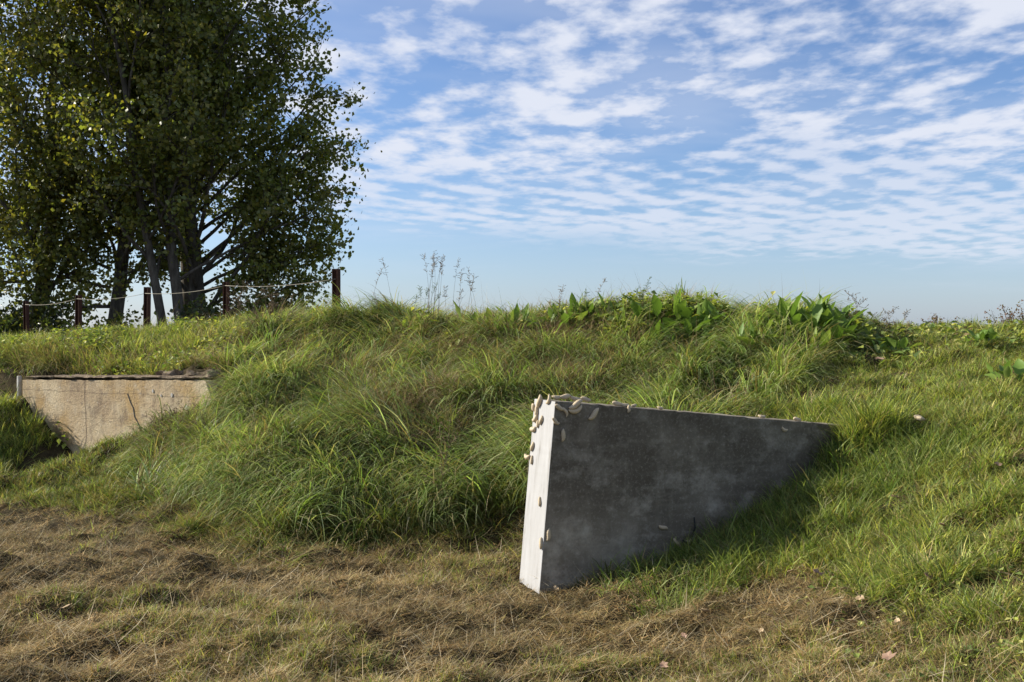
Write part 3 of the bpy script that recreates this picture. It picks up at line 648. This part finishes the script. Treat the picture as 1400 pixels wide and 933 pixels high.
def clumps(name, cx, cy, per, Hm, Wm, spread, lean0, lean1, drp, pal, label, mat=MG, dead=.12, bias=None, nseg=3, kind='grass', wind=0.0, deadpal=STRAW):
    n0 = len(cx); hs = Hm * rng.uniform(.65, 1.25, n0); baz = rng.uniform(0, 6.283, n0); tint = rng.uniform(.55, 1.4, (n0, 1)) * np.array([[1, 1, 1]]) + rng.normal(0, .05, (n0, 3))
    i = np.repeat(np.arange(n0), per); n = len(i); a = rng.uniform(0, 6.283, n); r = np.sqrt(rng.random(n)) * spread * rng.uniform(.6, 1.3, n)
    x = cx[i] + np.cos(a) * r; y = cy[i] + np.sin(a) * r
    k = clear_walls(x, y); x, y, a, i = x[k], y[k], a[k], i[k]; n = len(x)
    z = ground(x, y) - .01; az = a + rng.normal(0, .6, n)
    if bias is not None:   # heading pulled toward a direction (downhill, wind)
        bx, by, amt = bias; bx = bx if np.isscalar(bx) else bx[i]; by = by if np.isscalar(by) else by[i]; vx = np.cos(az) + bx * amt + np.cos(baz[i]) * .5; vy = np.sin(az) + by * amt + np.sin(baz[i]) * .5; az = np.arctan2(vy, vx)
    H = hs[i] * rng.uniform(.45, 1.15, n); lean = rng.uniform(lean0, lean1, n); dr = rng.uniform(drp[0], drp[1], n)
    C = pick(pal, n) * np.maximum(tint[i], .5); d = rng.random(n) < dead; C[d] = pick(deadpal, int(d.sum()))
    tip = C * np.array([1.15, 1.12, 1.0]); o = blades(name, np.stack([x, y, z], 1), H, az, lean, dr, Wm * rng.uniform(.6, 1.3, n), C, mat, nseg, tip)
    return tag(o, label, kind, None, 'stuff')

WISP = [(.38, .28, .20), (.30, .22, .16), (.43, .33, .23), (.24, .17, .13), (.30, .26, .14)]
# A. tall drooping grass over the bank
x, y = sample(30000, 7.8, 18.5, .66, p=2)
tm = tallmask(x, y); no, uu, vv = near_old(x, y)
k = (tm > 0) & ~(no & (uu > 0.7) & (vv < 1.5)) & (y < 17.5); x, y = x[k], y[k]
dn = fbm(x, y, .9, 3); k = rng.random(len(x)) < .35 + dn * .9; x, y = x[k], y[k]
over = ((x - WA[0]) * Wn[0] + (y - WA[1]) * Wn[1] < -.1) & ((x - WA[0]) * Wu[0] + (y - WA[1]) * Wu[1] < WL + .6)   # bank above the old wall: shorter growth
left_hollow = (x < -4.9) & (y < 13.0); over &= ~(((x - WA[0]) * Wu[0] + (y - WA[1]) * Wu[1] < .4) & (y < 14.5))
main = ~over & ~left_hollow & (y < 14.5)
sel = main & (rng.random(len(x)) < .62); hx = np.where((x > -1.2) & (y > 13.0 - .45 * np.maximum(x, 0) - .9) , .62, 1.0)
clumps('tall_grass', x[sel], y[sel], 24, (.22 + .42 * vnoise(x[sel], y[sel], 2.1)) * hx[sel], .0105, .12, .10, .95, (.9, 2.2), GREEN + [(.20, .19, .08)], 'green grass covering the bank face under the long tufts', bias=(.1, -1, .7), dead=.16, nseg=4)
# heavy tussocks, each combed over to one side
xs, ys = sample(9000, 7.9, 14.3, .62, p=2); k = (tallmask(xs, ys) > .1) & (xs > -4.6) & (vnoise(xs, ys, 2.3) + .35 * rng.random(len(xs)) > .52) & (xs < 3.9); no, uu, vv = near_old(xs, ys); k &= ~(no & (uu > .7)); k &= ~((((xs - WA[0]) * Wn[0] + (ys - WA[1]) * Wn[1]) < -.1) & (xs < -3.4))
hd = -1.45 + (vnoise(xs[k], ys[k], 1.5) - .5) * 5.5 + rng.normal(0, .35, int(k.sum()))
clumps('grass_tussocks', xs[k], ys[k], 40, (.42 + .42 * vnoise(xs[k] + 3, ys[k], 1.9)) * np.where((xs[k] > -1.2) & (ys[k] > 12.1 - .45 * np.maximum(xs[k], 0)), .78, 1.0), .0135, .10, .15, .8, (1.2, 2.3), [(.22, .30, .09), (.29, .37, .13), (.14, .20, .06), (.40, .45, .24), (.18, .26, .08), (.36, .34, .18)], 'long arching grass tussocks combed over the bank face', dead=.12, bias=(np.cos(hd), np.sin(hd), 1.5), nseg=5)
s2 = over | left_hollow | (y >= 14.5)
clumps('meadow_grass', x[s2], y[s2], 22, .26, .010, .10, .05, .7, (.3, 1.6), GREEN + YGREEN, 'shorter lush grass above and left of the old wall', dead=.10, nseg=3)
uq = rng.uniform(-1.8, 1.25, 900); vq = rng.uniform(.1, 1.9, 900); k = (uq < .75 + .25 * vq) | (vq > 1.1)
clumps('meadow_grass', (WA[0] + Wu[0] * uq + Wn[0] * vq)[k], (WA[1] + Wu[1] * uq + Wn[1] * vq)[k], 22, .20, .009, .08, .05, .9, (.3, 1.6), GREEN + YGREEN, 'lush green grass on the small bank left of the hollow before the old wall', dead=.08, nseg=3)
uq = rng.uniform(-1.5, WL, 420); vq = rng.uniform(-.75, -.34, 420); hq = rng.uniform(.6, 1.5, 420)
clumps('overhanging_grass', WA[0] + Wu[0] * uq + Wn[0] * vq, WA[1] + Wu[1] * uq + Wn[1] * vq, 20, .24 * np.where(uq < .3, 1.7, hq), .008, .08, .1, 1.0, (.6, 1.9), GREEN + WISP[:2], 'ragged grass hanging over the top edge of the old bunker wall', dead=.3, bias=(0, -1, 1.5), nseg=4)
uq = rng.uniform(1.5, WL, 900); vq = rng.uniform(.08, 1.6, 900)
clumps('meadow_grass', WA[0] + Wu[0] * uq + Wn[0] * vq, WA[1] + Wu[1] * uq + Wn[1] * vq, 20, .16, .009, .08, .05, 1.0, (.4, 1.8), GREEN + [(.26, .22, .10)], 'shorter grass on the flank rising beside the hollow before the old wall', dead=.2, nseg=3)
uq = rng.uniform(WL - .45, WL + .2, 90); vq = rng.uniform(.06, .5, 90)
clumps('meadow_grass', WA[0] + Wu[0] * uq + Wn[0] * vq, WA[1] + Wu[1] * uq + Wn[1] * vq, 26, .26, .009, .09, .05, .8, (.5, 1.7), GREEN, 'long grass closing over the right end of the old bunker wall', dead=.15, nseg=4)
# wispy grey-brown seed heads mixed in on the upper left of the bank
x, y = sample(42000, 8.6, 15.5, .5, p=2); pk = fbm(x, y, .8, 3)
blob = np.exp(-(((x + 1.4) / 2.1) ** 2 + ((y - 11.6) / 1.5) ** 2)) + np.exp(-(((x + 5.0) / 1.6) ** 2 + ((y - 13.2) / .6) ** 2)) * .35 + .07 + .15 * np.exp(-(((x + 2.2) / 1.6) ** 2 + ((y - 10.2) / 1.2) ** 2))
k = (tallmask(x, y) > .35) & (rng.random(len(x)) < 1.0 * blob * (.25 + 1.6 * (pk > .5))) & (x < 2.6) & clear_walls(x, y); x, y = x[k], y[k]
no, uu, vv = near_old(x, y); k = ~no; x, y = x[k], y[k]
clumps('dry_grass', x, y, 13, .46, .0048, .12, .1, 1.0, (.6, 1.9), WISP, 'wispy dry brown grass tangled among the green on the bank', MS, dead=.3, bias=(.4, -.6, .5), nseg=3)

x, y = sample(16000, 8.2, 13.6, .5, p=2); k = (tallmask(x, y) > .2) & (x < 3.6) & clear_walls(x, y) & (y < 12.2) & (rng.random(len(x)) < .06 + .28 * (vnoise(x, y, 2.0) > .58)); no, uu, vv = near_old(x, y); k &= ~no; x, y = x[k], y[k]
clumps('dry_stems', x, y, 3, .62, .0045, .08, .1, 1.1, (-.1, .8), [(.34, .26, .17), (.26, .18, .11), (.40, .33, .22), (.22, .24, .10)], 'stray brown stems poking through the long grass at all angles', MS, dead=.3, nseg=3)

# B. short bright grass on the right-hand slope and around the wing wall
x, y = sample(60000, 3.0, 15, .72, p=1)
tm = tallmask(x, y); zz_ = ground(x, y, False)
gm = sstep(x - .12 * (y - 4), 1.05, 2.3) + (fbm(x, y, 1.1, 3) - .5) * 1.3        # greener to the right
gm = np.where((x > .9) & (y > 6.0) & (x < 3), gm + .5, gm)
gm = np.where((y < 5.5), gm - .42 * (1 - sstep(y, 4.4, 5.6)), gm)
k = (tm < .25) & (gm > .42 + .25 * rng.random(len(x))) & (x > .3) & (vnoise(x, y, 4.5) + .6 * vnoise(x + 9, y, 1.7) + .25 * rng.random(len(x)) > .75 + .16 * sstep(y, 8.0, 10.0)); cx, cy = x[k], y[k]
clumps('short_grass', cx, cy, 26, .06 + .19 * fbm(cx, cy, 2.6, 2), .0072, .075, .1, 1.15, (.4, 1.9), YGREEN + GREEN, 'short bright yellow-green grass on the right-hand slope', dead=.13, nseg=3)
# lusher tufts in the shade of the wing wall and behind it
def along(n, s0, s1, t0, t1): s = rng.uniform(s0, s1, n); t = rng.uniform(t0, t1, n); return S0[0] + Su[0] * s + St[0] * t, S0[1] + Su[1] * s + St[1] * t
x, y = along(620, .25, 3.0, -.95, -.03); s_ = (x - S0[0]) * Su[0] + (y - S0[1]) * Su[1]; k = rng.random(len(x)) < np.clip((s_ - .1) / 1.0, .15, 1); x1, y1 = x[k], y[k]
clumps('shade_grass', x1, y1, 24, .24, .008, .09, .05, .8, (.5, 1.8), GREEN, 'long dark green grass at the foot of the shaded wall face', dead=.06, nseg=4, bias=(0, -1, .3))
x, y = along(100, 2.56, 3.0, -.24, -.02)
clumps('shade_grass', x, y, 26, .34, .009, .07, .0, .7, (.4, 1.6), GREEN + YGREEN, 'long grass growing up over the buried end of the wing wall', dead=.06, nseg=4, bias=(-.4, -.6, .3))
x, y = along(500, 1.1, 3.1, TH + .02, TH + .9)
clumps('shade_grass', x, y, 24, .26, .0085, .09, .05, .8, (.5, 1.8), GREEN + YGREEN, 'green grass tufts pressed against the back of the wing wall', dead=.08, nseg=4)

# C. mown thatch: lying straw and clippings
def thatch(name, n, pal, lab, ymin=2.8, ymax=13, Hm=.062, Wm=.0042, mask=None, rise=.04, mat=MS):
    x, y = sample(n, ymin, ymax, .72)
    tm = tallmask(x, y); k = (tm < .35) & clear_walls(x, y)
    if mask is not None: k &= mask(x, y)
    x, y = x[k], y[k]; n = len(x); z = ground(x, y) + rng.random(n) ** 2 * rise
    clump_az = vnoise(x, y, 2.2) * 12.5; az = clump_az + rng.normal(0, 1.9, n)
    H = Hm * rng.uniform(.4, 1.7, n); lean = rng.uniform(1.0, 1.75, n); C = pick(pal, n, .3) * (0.32 + 1.1 * fbm(x, y, 2.6, 3) + .5 * vnoise(x, y, 11))[:, None]
    return tag(blades(name, np.stack([x, y, z], 1), H, az, lean, rng.uniform(-.5, .6, n), Wm * rng.uniform(.5, 1.5, n), C, mat, 2), lab, 'dead grass', None, 'stuff')
nb = lambda x, y: (rng.random(len(x)) < np.where(gmask(x, y) > .5, .35, 1.0))
def gmask(x, y): return sstep(x - .12 * (y - 4), 1.05, 2.3) + (fbm(x, y, 1.1, 3) - .5) * 1.3
thatch('grass_clippings', 420000, BROWN + STRAW + [(.40, .26, .11), (.36, .24, .10), (.26, .22, .07)], 'matted brown mown grass clippings covering the flat ground', mask=nb)
thatch('straw', 24000, [(.42, .34, .20), (.36, .30, .19), (.48, .41, .27)], 'loose pale straws lying over the mown grass', Hm=.17, Wm=.0035, rise=.06, mask=nb)
x, y = sample(15000, 2.9, 12.5, .72); k = (tallmask(x, y) < .35) & (rng.random(len(x)) < np.where(gmask(x, y) > .55, .22, 1.0)) & (vnoise(x, y, 3.1) + .6 * rng.random(len(x)) > .62); x, y = x[k], y[k]
clumps('cut_hay', x, y, 36, .05 + .11 * vnoise(x, y, 4.5), .0046, .075, .65, 1.6, (-.2, 1.2), BROWN + STRAW + [(.44, .33, .16), (.36, .27, .12), (.32, .30, .11), (.24, .25, .08), (.52, .42, .24)], 'clumped cut hay lying in small heaps over the mown ground', MS, dead=.3, nseg=2)
# D. fresh green shoots through the thatch
x, y = sample(26000, 2.9, 12, .72); f = fbm(x, y, .9, 3) + .25 * (fbm(x, y, 4, 2) - .5)
gr = sstep(x, -2.0, .8) * .16 - .09 + (1 - sstep(y, 4.8, 5.6)) * .12 * sstep(x, -2.4, -1.2) + .12 * np.exp(-((x + .5) / 1.2) ** 2 - ((y - 7.4) / 1.0) ** 2) + .10 * np.exp(-((x + .7) / .9) ** 2 - ((y - 5.0) / .5) ** 2) + .10 * np.exp(-((x - .9) / .8) ** 2 - ((y - 4.6) / .6) ** 2)
k = (tallmask(x, y) < .3) & (f + gr > .555) & (gmask(x, y) < 1.2); x, y = x[k], y[k]
clumps('grass_shoots', x, y, 13, .085, .0045, .06, .1, .9, (.2, 1.2), GREEN + YGREEN + [(.15, .15, .05)], 'green shoots pushing up through the mown brown ground', dead=.25, nseg=3)
# fringe of long cut grass lying at the foot of the bank
x, y = sample(16000, 7.2, 12, .62, p=2); tm = tallmask(x, y); k = (tm > -1.5) & (tm < .3) & (x < 1.0) & (rng.random(len(x)) < .55 * sstep(tm + (fbm(x, y, 2.0, 2) - .5) * 1.6, -1.2, .1)); x, y = x[k], y[k]
clumps('fallen_grass', x, y, 16, .30, .0065, .10, .7, 1.25, (.3, .9), GREEN + [(.17, .19, .08), (.20, .20, .09)], 'long pale green grass lying flat along the foot of the bank', dead=.3, bias=(.2, -1, .8), nseg=3)

# ------------------------------------------------------------------ nettles and other small weeds on the crest
def leafcloud(name, cx, cy, per, h, spread, size, pal, label):
    i = np.repeat(np.arange(len(cx)), per); n = len(i); hh = rng.random(n)
    x = cx[i] + rng.normal(0, spread, n) * (.4 + .6 * hh); y = cy[i] + rng.normal(0, spread, n) * (.4 + .6 * hh); z = ground(x, y) + hh * h * rng.uniform(.5, 1.1, len(cx))[i]
    P = np.stack([x, y, z], 1); az = rng.uniform(0, 6.283, n); el = rng.normal(-.15, .45, n)
    a = np.stack([np.cos(az) * np.cos(el), np.sin(az) * np.cos(el), np.sin(el)], 1); b = np.stack([-np.sin(az), np.cos(az), rng.normal(0, .3, n)], 1); s = (size * rng.uniform(.5, 1.3, n))[:, None]
    V = np.stack([P, P + a * s * .5 + b * s * .38, P + a * s + np.array([0, 0, -.15]) * s, P + a * s * .5 - b * s * .38], 1); V[:, 0, 2] += 0; V[:, 1, 2] += s[:, 0] * .1; V[:, 3, 2] += s[:, 0] * .1
    idx4 = np.arange(n)[:, None] * 4; loops = (idx4 + np.array([0, 1, 2, 0, 2, 3])).ravel()
    o = link(name, mesh_np(name, V.reshape(-1, 3), (loops, np.full(2 * n, 3)), ML, np.repeat(pick(pal, n, .25), 4, 0))); return tag(o, label, 'weeds', None, 'stuff')
x = rng.uniform(-7.8, -2.2, 900); y = np.interp(x, [-8, -6, -4.5, -3, -1.5], [15.6, 14.2, 13.5, 12.9, 12.6]) + rng.normal(0, .55, len(x))
k = fbm(x, y, 1.4, 2) > .40; leafcloud('nettles', x[k], y[k], 26, .26, .09, .065, YGREEN + GREEN, 'low leafy nettles along the crest left of the fence post')
x = rng.uniform(-1.3, 3.9, 900); y = np.interp(x, [-1, 0, 2, 3.5], [12.4, 12.1, 11.5, 11.2]) + rng.normal(0, .35, len(x))
k = fbm(x, y, 1.4, 2) > .42; leafcloud('weeds', x[k], y[k], 16, .30, .10, .085, GREEN + YGREEN, 'leafy green weeds along the middle of the crest')
x, y = sample(1500, 4, 11.5, .6); k = (x > 1.6) & (tallmask(x, y) < .2) & clear_walls(x, y, .15) & (fbm(x, y, 1.7, 2) > .5)
leafcloud('clover', x[k], y[k], 9, .06, .07, .035, YGREEN + GREEN, 'small flat weed leaves between the grass on the right-hand slope')
x, y = sample(900, 10.0, 12.4, .62, p=2); k = (x > 3.4); leafcloud('weeds', x[k], y[k], 14, .09, .10, .075, YGREEN + GREEN + [(.2, .15, .07)], 'ragged low leaves on the bare crest at right')

# ------------------------------------------------------------------ broad-leaved plants on the crest
def big_leaf(mb, p, az, el, ln, wd, c, petiole=.35):
    d = Vector((math.cos(az) * math.cos(el), math.sin(az) * math.cos(el), math.sin(el))); side = Vector((-math.sin(az), math.cos(az), 0))
    n = 9; V = []; F = []; q_ = Vector(p)
    tw = random.uniform(-.6, .6)
    for i in range(n + 1):
        t = i / n; wv_ = 0 if t < petiole else math.sin(math.pi * min(1, ((t - petiole) / (1 - petiole)) ** .75)) ** .8
        wv_ = max(wv_, .03) * wd * (1 + .12 * math.sin(i * 2.3)); up = side.cross(d).normalized() * -1
        sd_ = (side * math.cos(tw * t) + up * math.sin(tw * t)); V += [q_ - sd_ * wv_ + up * wv_ * .35 * (1 + .4 * math.sin(i * 1.9)), q_.copy(), q_ + sd_ * wv_ + up * wv_ * .35 * (1 + .4 * math.cos(i * 2.1))]
        d = (d + Vector((0, 0, -.085 * (1 if t > .35 else .3)))).normalized(); q_ = q_ + d * (ln / n)
    for i in range(n):
        for k in (0, 1): F.append((i * 3 + k, i * 3 + k + 1, i * 3 + k + 4, i * 3 + k + 3))
    mb.add(V, F, c)
def broad_plant(px, depth, n, ln, label, wdr=.145):
    x = (px - 700) / F_PX * depth; z = gz(x, depth); mb = MB()
    for i in range(int(n * 2.6)):
        az = i * 2.4 + random.uniform(-.4, .4); el = random.uniform(.3, 1.45); l_ = ln * .92 * random.uniform(.45, 1.15); c = Vector(random.choice([(.15, .24, .05), (.19, .28, .06), (.12, .20, .04), (.22, .29, .07)])) * random.uniform(.85, 1.15)
        bp = (random.gauss(0, .10), random.gauss(0, .08), random.uniform(-.02, .14) if n > 9 else 0); mb.tube([Vector((0, 0, -.06)), Vector(bp) * .5 + Vector((0, 0, -.01)), Vector(bp)], [.012, .006, .004], 4, (.14, .18, .06))
        big_leaf(mb, bp, az, el, l_, l_ * wdr * random.uniform(.7, 1.1), tuple(c))
    o = mb.build('broad_leaved_plant', ML, None, True, True); o.location = (x, depth, z); tag(o, label, 'plant', 'broad-leaved plants on the crest')
for a in ((1136, 10.9, 16, .50, 'large leafy plant at the right end of the leafy row on the crest'), (1108, 10.7, 15, .48, 'upright leafy plant second from the right end of the leafy row'), (1078, 10.9, 15, .50, 'tall leafy plant whose top leaf stands clear against the sky'),
          (1052, 10.6, 12, .42, 'leafy plant at the left end of the right-hand leafy clump'), (1128, 10.3, 12, .36, 'lower leafy plant in front of the right end of the leafy row'), (1090, 10.2, 11, .36, 'low leafy plant spilling down the slope under the right-hand clump'), (1030, 10.3, 10, .34, 'small leafy plant low between the two leafy clumps'),
          (1000, 11.0, 12, .38, 'leafy plant half hidden in long grass right of the middle clump'), (962, 11.2, 13, .42, 'leafy plant in the right half of the middle clump'), (925, 11.3, 14, .48, 'leafy plant whose single raised leaf tops the middle clump'), (890, 11.4, 12, .40, 'leafy plant at the left end of the middle clump'),
          (800, 11.8, 11, .34, 'low leafy plant left of the middle clump'), (768, 11.9, 12, .38, 'leafy plant centre left on the crest with dark leaves'), (735, 12.0, 12, .36, 'leafy plant on the crest above the middle of the bank'), (700, 12.0, 11, .36, 'leafy plant on the crest left of the picture centre'), (655, 12.1, 13, .38, 'bright leafy plant at the left end of the leafy row')):
    broad_plant(*a)
for a in ((860, 11.6, 12, .34, 'leafy plant just left of the bunch of tall green stalks'), (910, 11.0, 12, .36, 'lower leafy plant in front of the middle clump, left side'), (945, 11.0, 13, .38, 'lower leafy plant in front of the middle clump, right side'), (980, 11.2, 12, .36, 'leafy plant closing the right side of the middle clump'), (1118, 11.1, 14, .46, 'leafy plant behind the right-hand clump, showing between its neighbours'), (830, 11.8, 11, .32, 'small leafy plant right of the low green seed stalk'), (1150, 10.6, 12, .34, 'drooping leafy plant at the very right foot of the leafy row')):
    broad_plant(*a)
for px, d, lab in ((1385, 8.3, 'broad-leaved plant low on the right slope at the edge of view'), (1225, 10.4, 'flat leafy rosette on the bare crest right of the leafy row'), (1340, 10.3, 'flat leafy rosette far right on the crest')): broad_plant(px, d, 9, .24, lab, .2)

# ------------------------------------------------------------------ tall dry stalks
def stalk(px, ptop, depth, n, kind, label):
    x = (px - 700) / F_PX * depth; z = gz(x, depth); hgt = EYE + (452 - ptop) / F_PX * depth - z; mb = MB()
    for i in range(n):
        p = Vector((random.gauss(0, .06), random.gauss(0, .05), -.02)); d = Vector((random.gauss(0, .10), random.gauss(0, .08), 1)).normalized(); h_ = hgt * (1 if i == 0 else random.uniform(.6, .95)); pts = [p]
        bend = Vector((random.uniform(-.10, .10), 0, -.01))
        for k in range(8): d = (d + bend * (.15 + k * .12)).normalized(); pts.append(pts[-1] + d * h_ / 8)
        c = (.22, .17, .11) if kind != 'green' else (.12, .16, .05)
        mb.tube(pts, [.0035 - .0028 * k / 8 for k in range(9)], 4, c)
        if kind in ('seed', 'green'):
            for k in range(26):
                t = random.uniform(.78, 1); q_ = pts[int(t * 7.99)].lerp(pts[min(8, int(t * 7.99) + 1)], random.random()); e = q_ + Vector((random.gauss(0, .022), random.gauss(0, .022), random.uniform(.0, .035))); mb.tube([q_, e], [.0012, .003], 3, c)
        if kind == 'weed':
            for k in range(16):
                t = random.uniform(.35, .98); q_ = pts[int(t * 7.99)]; az = random.uniform(0, 6.28); e = q_ + Vector((math.cos(az) * .08, math.sin(az) * .08, .07)) * random.uniform(.5, 1.3)
                mb.tube([q_, e], [.0018, .001], 3, c)
                for _ in range(4): f_ = e + Vector((random.gauss(0, .02), random.gauss(0, .02), random.gauss(0, .02))); mb.tube([e, (e + f_) / 2, f_], [.001, .002, .004], 4, (c[0] * .8, c[1] * .75, c[2] * .7))
    o = mb.build('dry_stalk', MS, None, True, True); o.location = (x, depth, z); tag(o, label, 'stalk', 'tall dry stalks')
for a in ((512, 362, 12.8, 2, 'seed', 'seed stalk nearest the tall fence post, bending left'), (548, 345, 12.6, 1, 'seed', 'single thin stalk between the fence post and the tallest stalks'), (590, 340, 12.4, 8, 'seed', 'tallest bunch of dry stalks rising against the sky left of centre'), (610, 352, 12.3, 3, 'seed', 'dry seed stalks right beside the tallest bunch'), (640, 366, 12.2, 2, 'seed', 'pair of arching stalks right of the tallest bunch'), (660, 364, 12.1, 2, 'seed', 'thin arched stalk just left of the leafy row'),
          (580, 385, 12.4, 5, 'green', 'green seed stalks at the foot of the tallest bunch'), (768, 405, 11.9, 2, 'seed', 'short stalk above the leafy plants left of centre'), (790, 374, 11.8, 1, 'seed', 'lone hair-thin stalk against the sky above the wing wall'), (770, 388, 11.6, 1, 'seed', 'short straight stalk beside the hair-thin one'), (872, 375, 11.3, 7, 'green', 'bunch of tall green grass stalks left of the middle leafy clump'), (800, 394, 11.7, 2, 'green', 'low green seed stalk in the middle of the crest'),
          (1160, 398, 10.8, 2, 'weed', 'spindly flowering weed just right of the leafy row'), (1216, 421, 10.9, 2, 'weed', 'pale small-leaved weed sprig on the bare crest'), (1226, 421, 10.9, 2, 'seed', 'short brown stalks next to the pale weed sprig'), (588, 560, 8.3, 2, 'weed', 'reddish dry weed standing alone at the foot of the bank'),
          (225, 545, 10.9, 4, 'weed', 'dead dark stems in front of the middle of the old bunker wall'), (262, 540, 10.6, 4, 'weed', 'dead stems in front of the right end of the old bunker wall'), (185, 585, 11.2, 3, 'weed', 'short dead stems low in front of the old bunker wall'),
          (372, 385, 13.2, 5, 'weed', 'dry brown weed bunch below the straight poplar'), (350, 395, 12.9, 4, 'weed', 'dry weed stalks left of the bunch below the straight poplar'), (325, 380, 14.5, 4, 'weed', 'dry weed by the reddish fence post'), (395, 400, 13.0, 3, 'seed', 'short dry stalks left of the tall fence post')):
    stalk(*a)

# ------------------------------------------------------------------ dead leaves on the ground
def leaf_mesh(k):
    r_ = random.Random(k); n = 11; ring = []
    for i in range(n):
        t = 2 * math.pi * i / n; r = (1 + .28 * r_.uniform(-1, 1)) * (.5 if i % 2 else .62) ; ring.append((math.cos(t) * r, math.sin(t) * r * .75, r_.uniform(.0, .22)))
    V = [(0, 0, .02)] + ring; V += [(a, b, c - .03) for a, b, c in V]; m_ = n + 1
    F = [(0, i + 1, (i + 1) % n + 1) for i in range(n)] + [(m_, m_ + (i + 1) % n + 1, m_ + i + 1) for i in range(n)] + [(i + 1, m_ + i + 1, m_ + (i + 1) % n + 1, (i + 1) % n + 1) for i in range(n)]
    return V, F
LV = [leaf_mesh(k) for k in range(5)]
leafspots = [ # px, py, size px, material, label
 (1080, 797, 13, 2, 'tan dead leaf left of the pinkish pair below the shadow tip'), (1115, 798, 16, 0, 'larger pinkish dead leaf just below the tip of the wall shadow'), (1132, 800, 11, 0, 'pinkish dead leaf right beside the larger one below the shadow tip'), (962, 852, 14, 2, 'pale dead leaf alone below the middle of the wall shadow'),
 (1162, 866, 14, 2, 'bright tan round dead leaf in the brown grass at lower right'), (1210, 916, 18, 0, 'big pinkish crumpled leaf close to the bottom edge at right'), (1050, 857, 11, 0, 'small pinkish leaf between the pale and the tan round leaf'), (1264, 804, 13, 0, 'pinkish dead leaf under the pale upright one on the right slope'),
 (1271, 780, 12, 0, 'pale pink upright dead leaf on the right slope'), (1264, 721, 13, 2, 'tan dead leaf in the grass at right, above the pinkish ones'), (1221, 694, 12, 0, 'pinkish dead leaf in the brown gap of the right slope'), (1285, 733, 11, 0, 'small brown-pink leaf right of the tan one on the right slope'),
 (1325, 770, 8, 2, 'tiny pale leaf far right on the slope'), (996, 786, 10, 2, 'pale leaf beside the bright tuft below the wall shadow'), (1150, 820, 11, 2, 'tan leaf between the shadow tip and the round leaf'), (1172, 834, 10, 2, 'tan leaf just above and right of the round one'),
 (1222, 868, 10, 2, 'small tan leaf right of the round one'), (1038, 878, 9, 2, 'small tan leaf left of the lower middle green tuft'), (934, 884, 9, 0, 'pink leaf in the lower middle of the thatch'), (906, 926, 12, 0, 'pinkish leaf at the bottom edge, left of the big crumpled one'),
 (948, 820, 9, 1, 'brown leaf close under the middle of the shadow edge'), (884, 836, 10, 1, 'brown leaf below the left part of the wall shadow'), (1390, 762, 9, 1, 'brown leaf at the right edge on the slope'), (1180, 760, 9, 2, 'tan leaf just right of the shadow tip'),
 (97, 843, 12, 2, 'pale leaf at the lower left in the brown clippings'), (1200, 505, 12, 0, 'pinkish brown leaf high on the right slope below the bare crest'), (1150, 480, 12, 0, 'brown pink leaf on the bare soil right of the leafy row'), (1310, 522, 9, 2, 'tan leaf high on the right slope'), (760, 818, 9, 2, 'tan leaf just under the near corner of the wing wall'), (1360, 650, 10, 0, 'pinkish leaf on the right slope near the edge, upper half')]
def ground_hit(px, py):
    d = ray_px(px, py); t = np.linspace(3, 16, 900); P = np.array(camv)[None] + t[:, None] * np.array(d)[None]; zg = ground(P[:, 0], P[:, 1]); i = int(np.argmax(P[:, 2] < zg)); return P[i, 0], P[i, 1], zg[i], t[i]
for px, py, sz, mi, lab in leafspots:
    gx_, gy_, gz_, t_ = ground_hit(px, py); s = sz / F_PX * gy_ * .95; V, F = random.choice(LV)
    o = link('dead_leaf', mesh_np('dead_leaf', np.array(V) * s, F, M_LF[mi], None, False)); up_ = .085 if py > 560 else .12
    o.location = (gx_, gy_ - up_ * .5, gz_ + up_ * .8); o.rotation_euler = (random.uniform(.1, .7), random.uniform(-.4, .4), random.uniform(0, 6.28)); tag(o, lab, 'leaf', 'dead leaves lying in the grass')
gx_, gy_, gz_, t_ = ground_hit(1253, 594); o = link('larva', LM[3]); o.location = (gx_, gy_ - .05, gz_ + .12); o.rotation_euler = (0, .3, -.5); o.scale = (.085, .1, .1)
tag(o, 'single pale larva lying loose in the grass right of the wall end', 'larva', 'cream larvae crawling over the wing wall')
print('objects', len(bpy.data.objects))
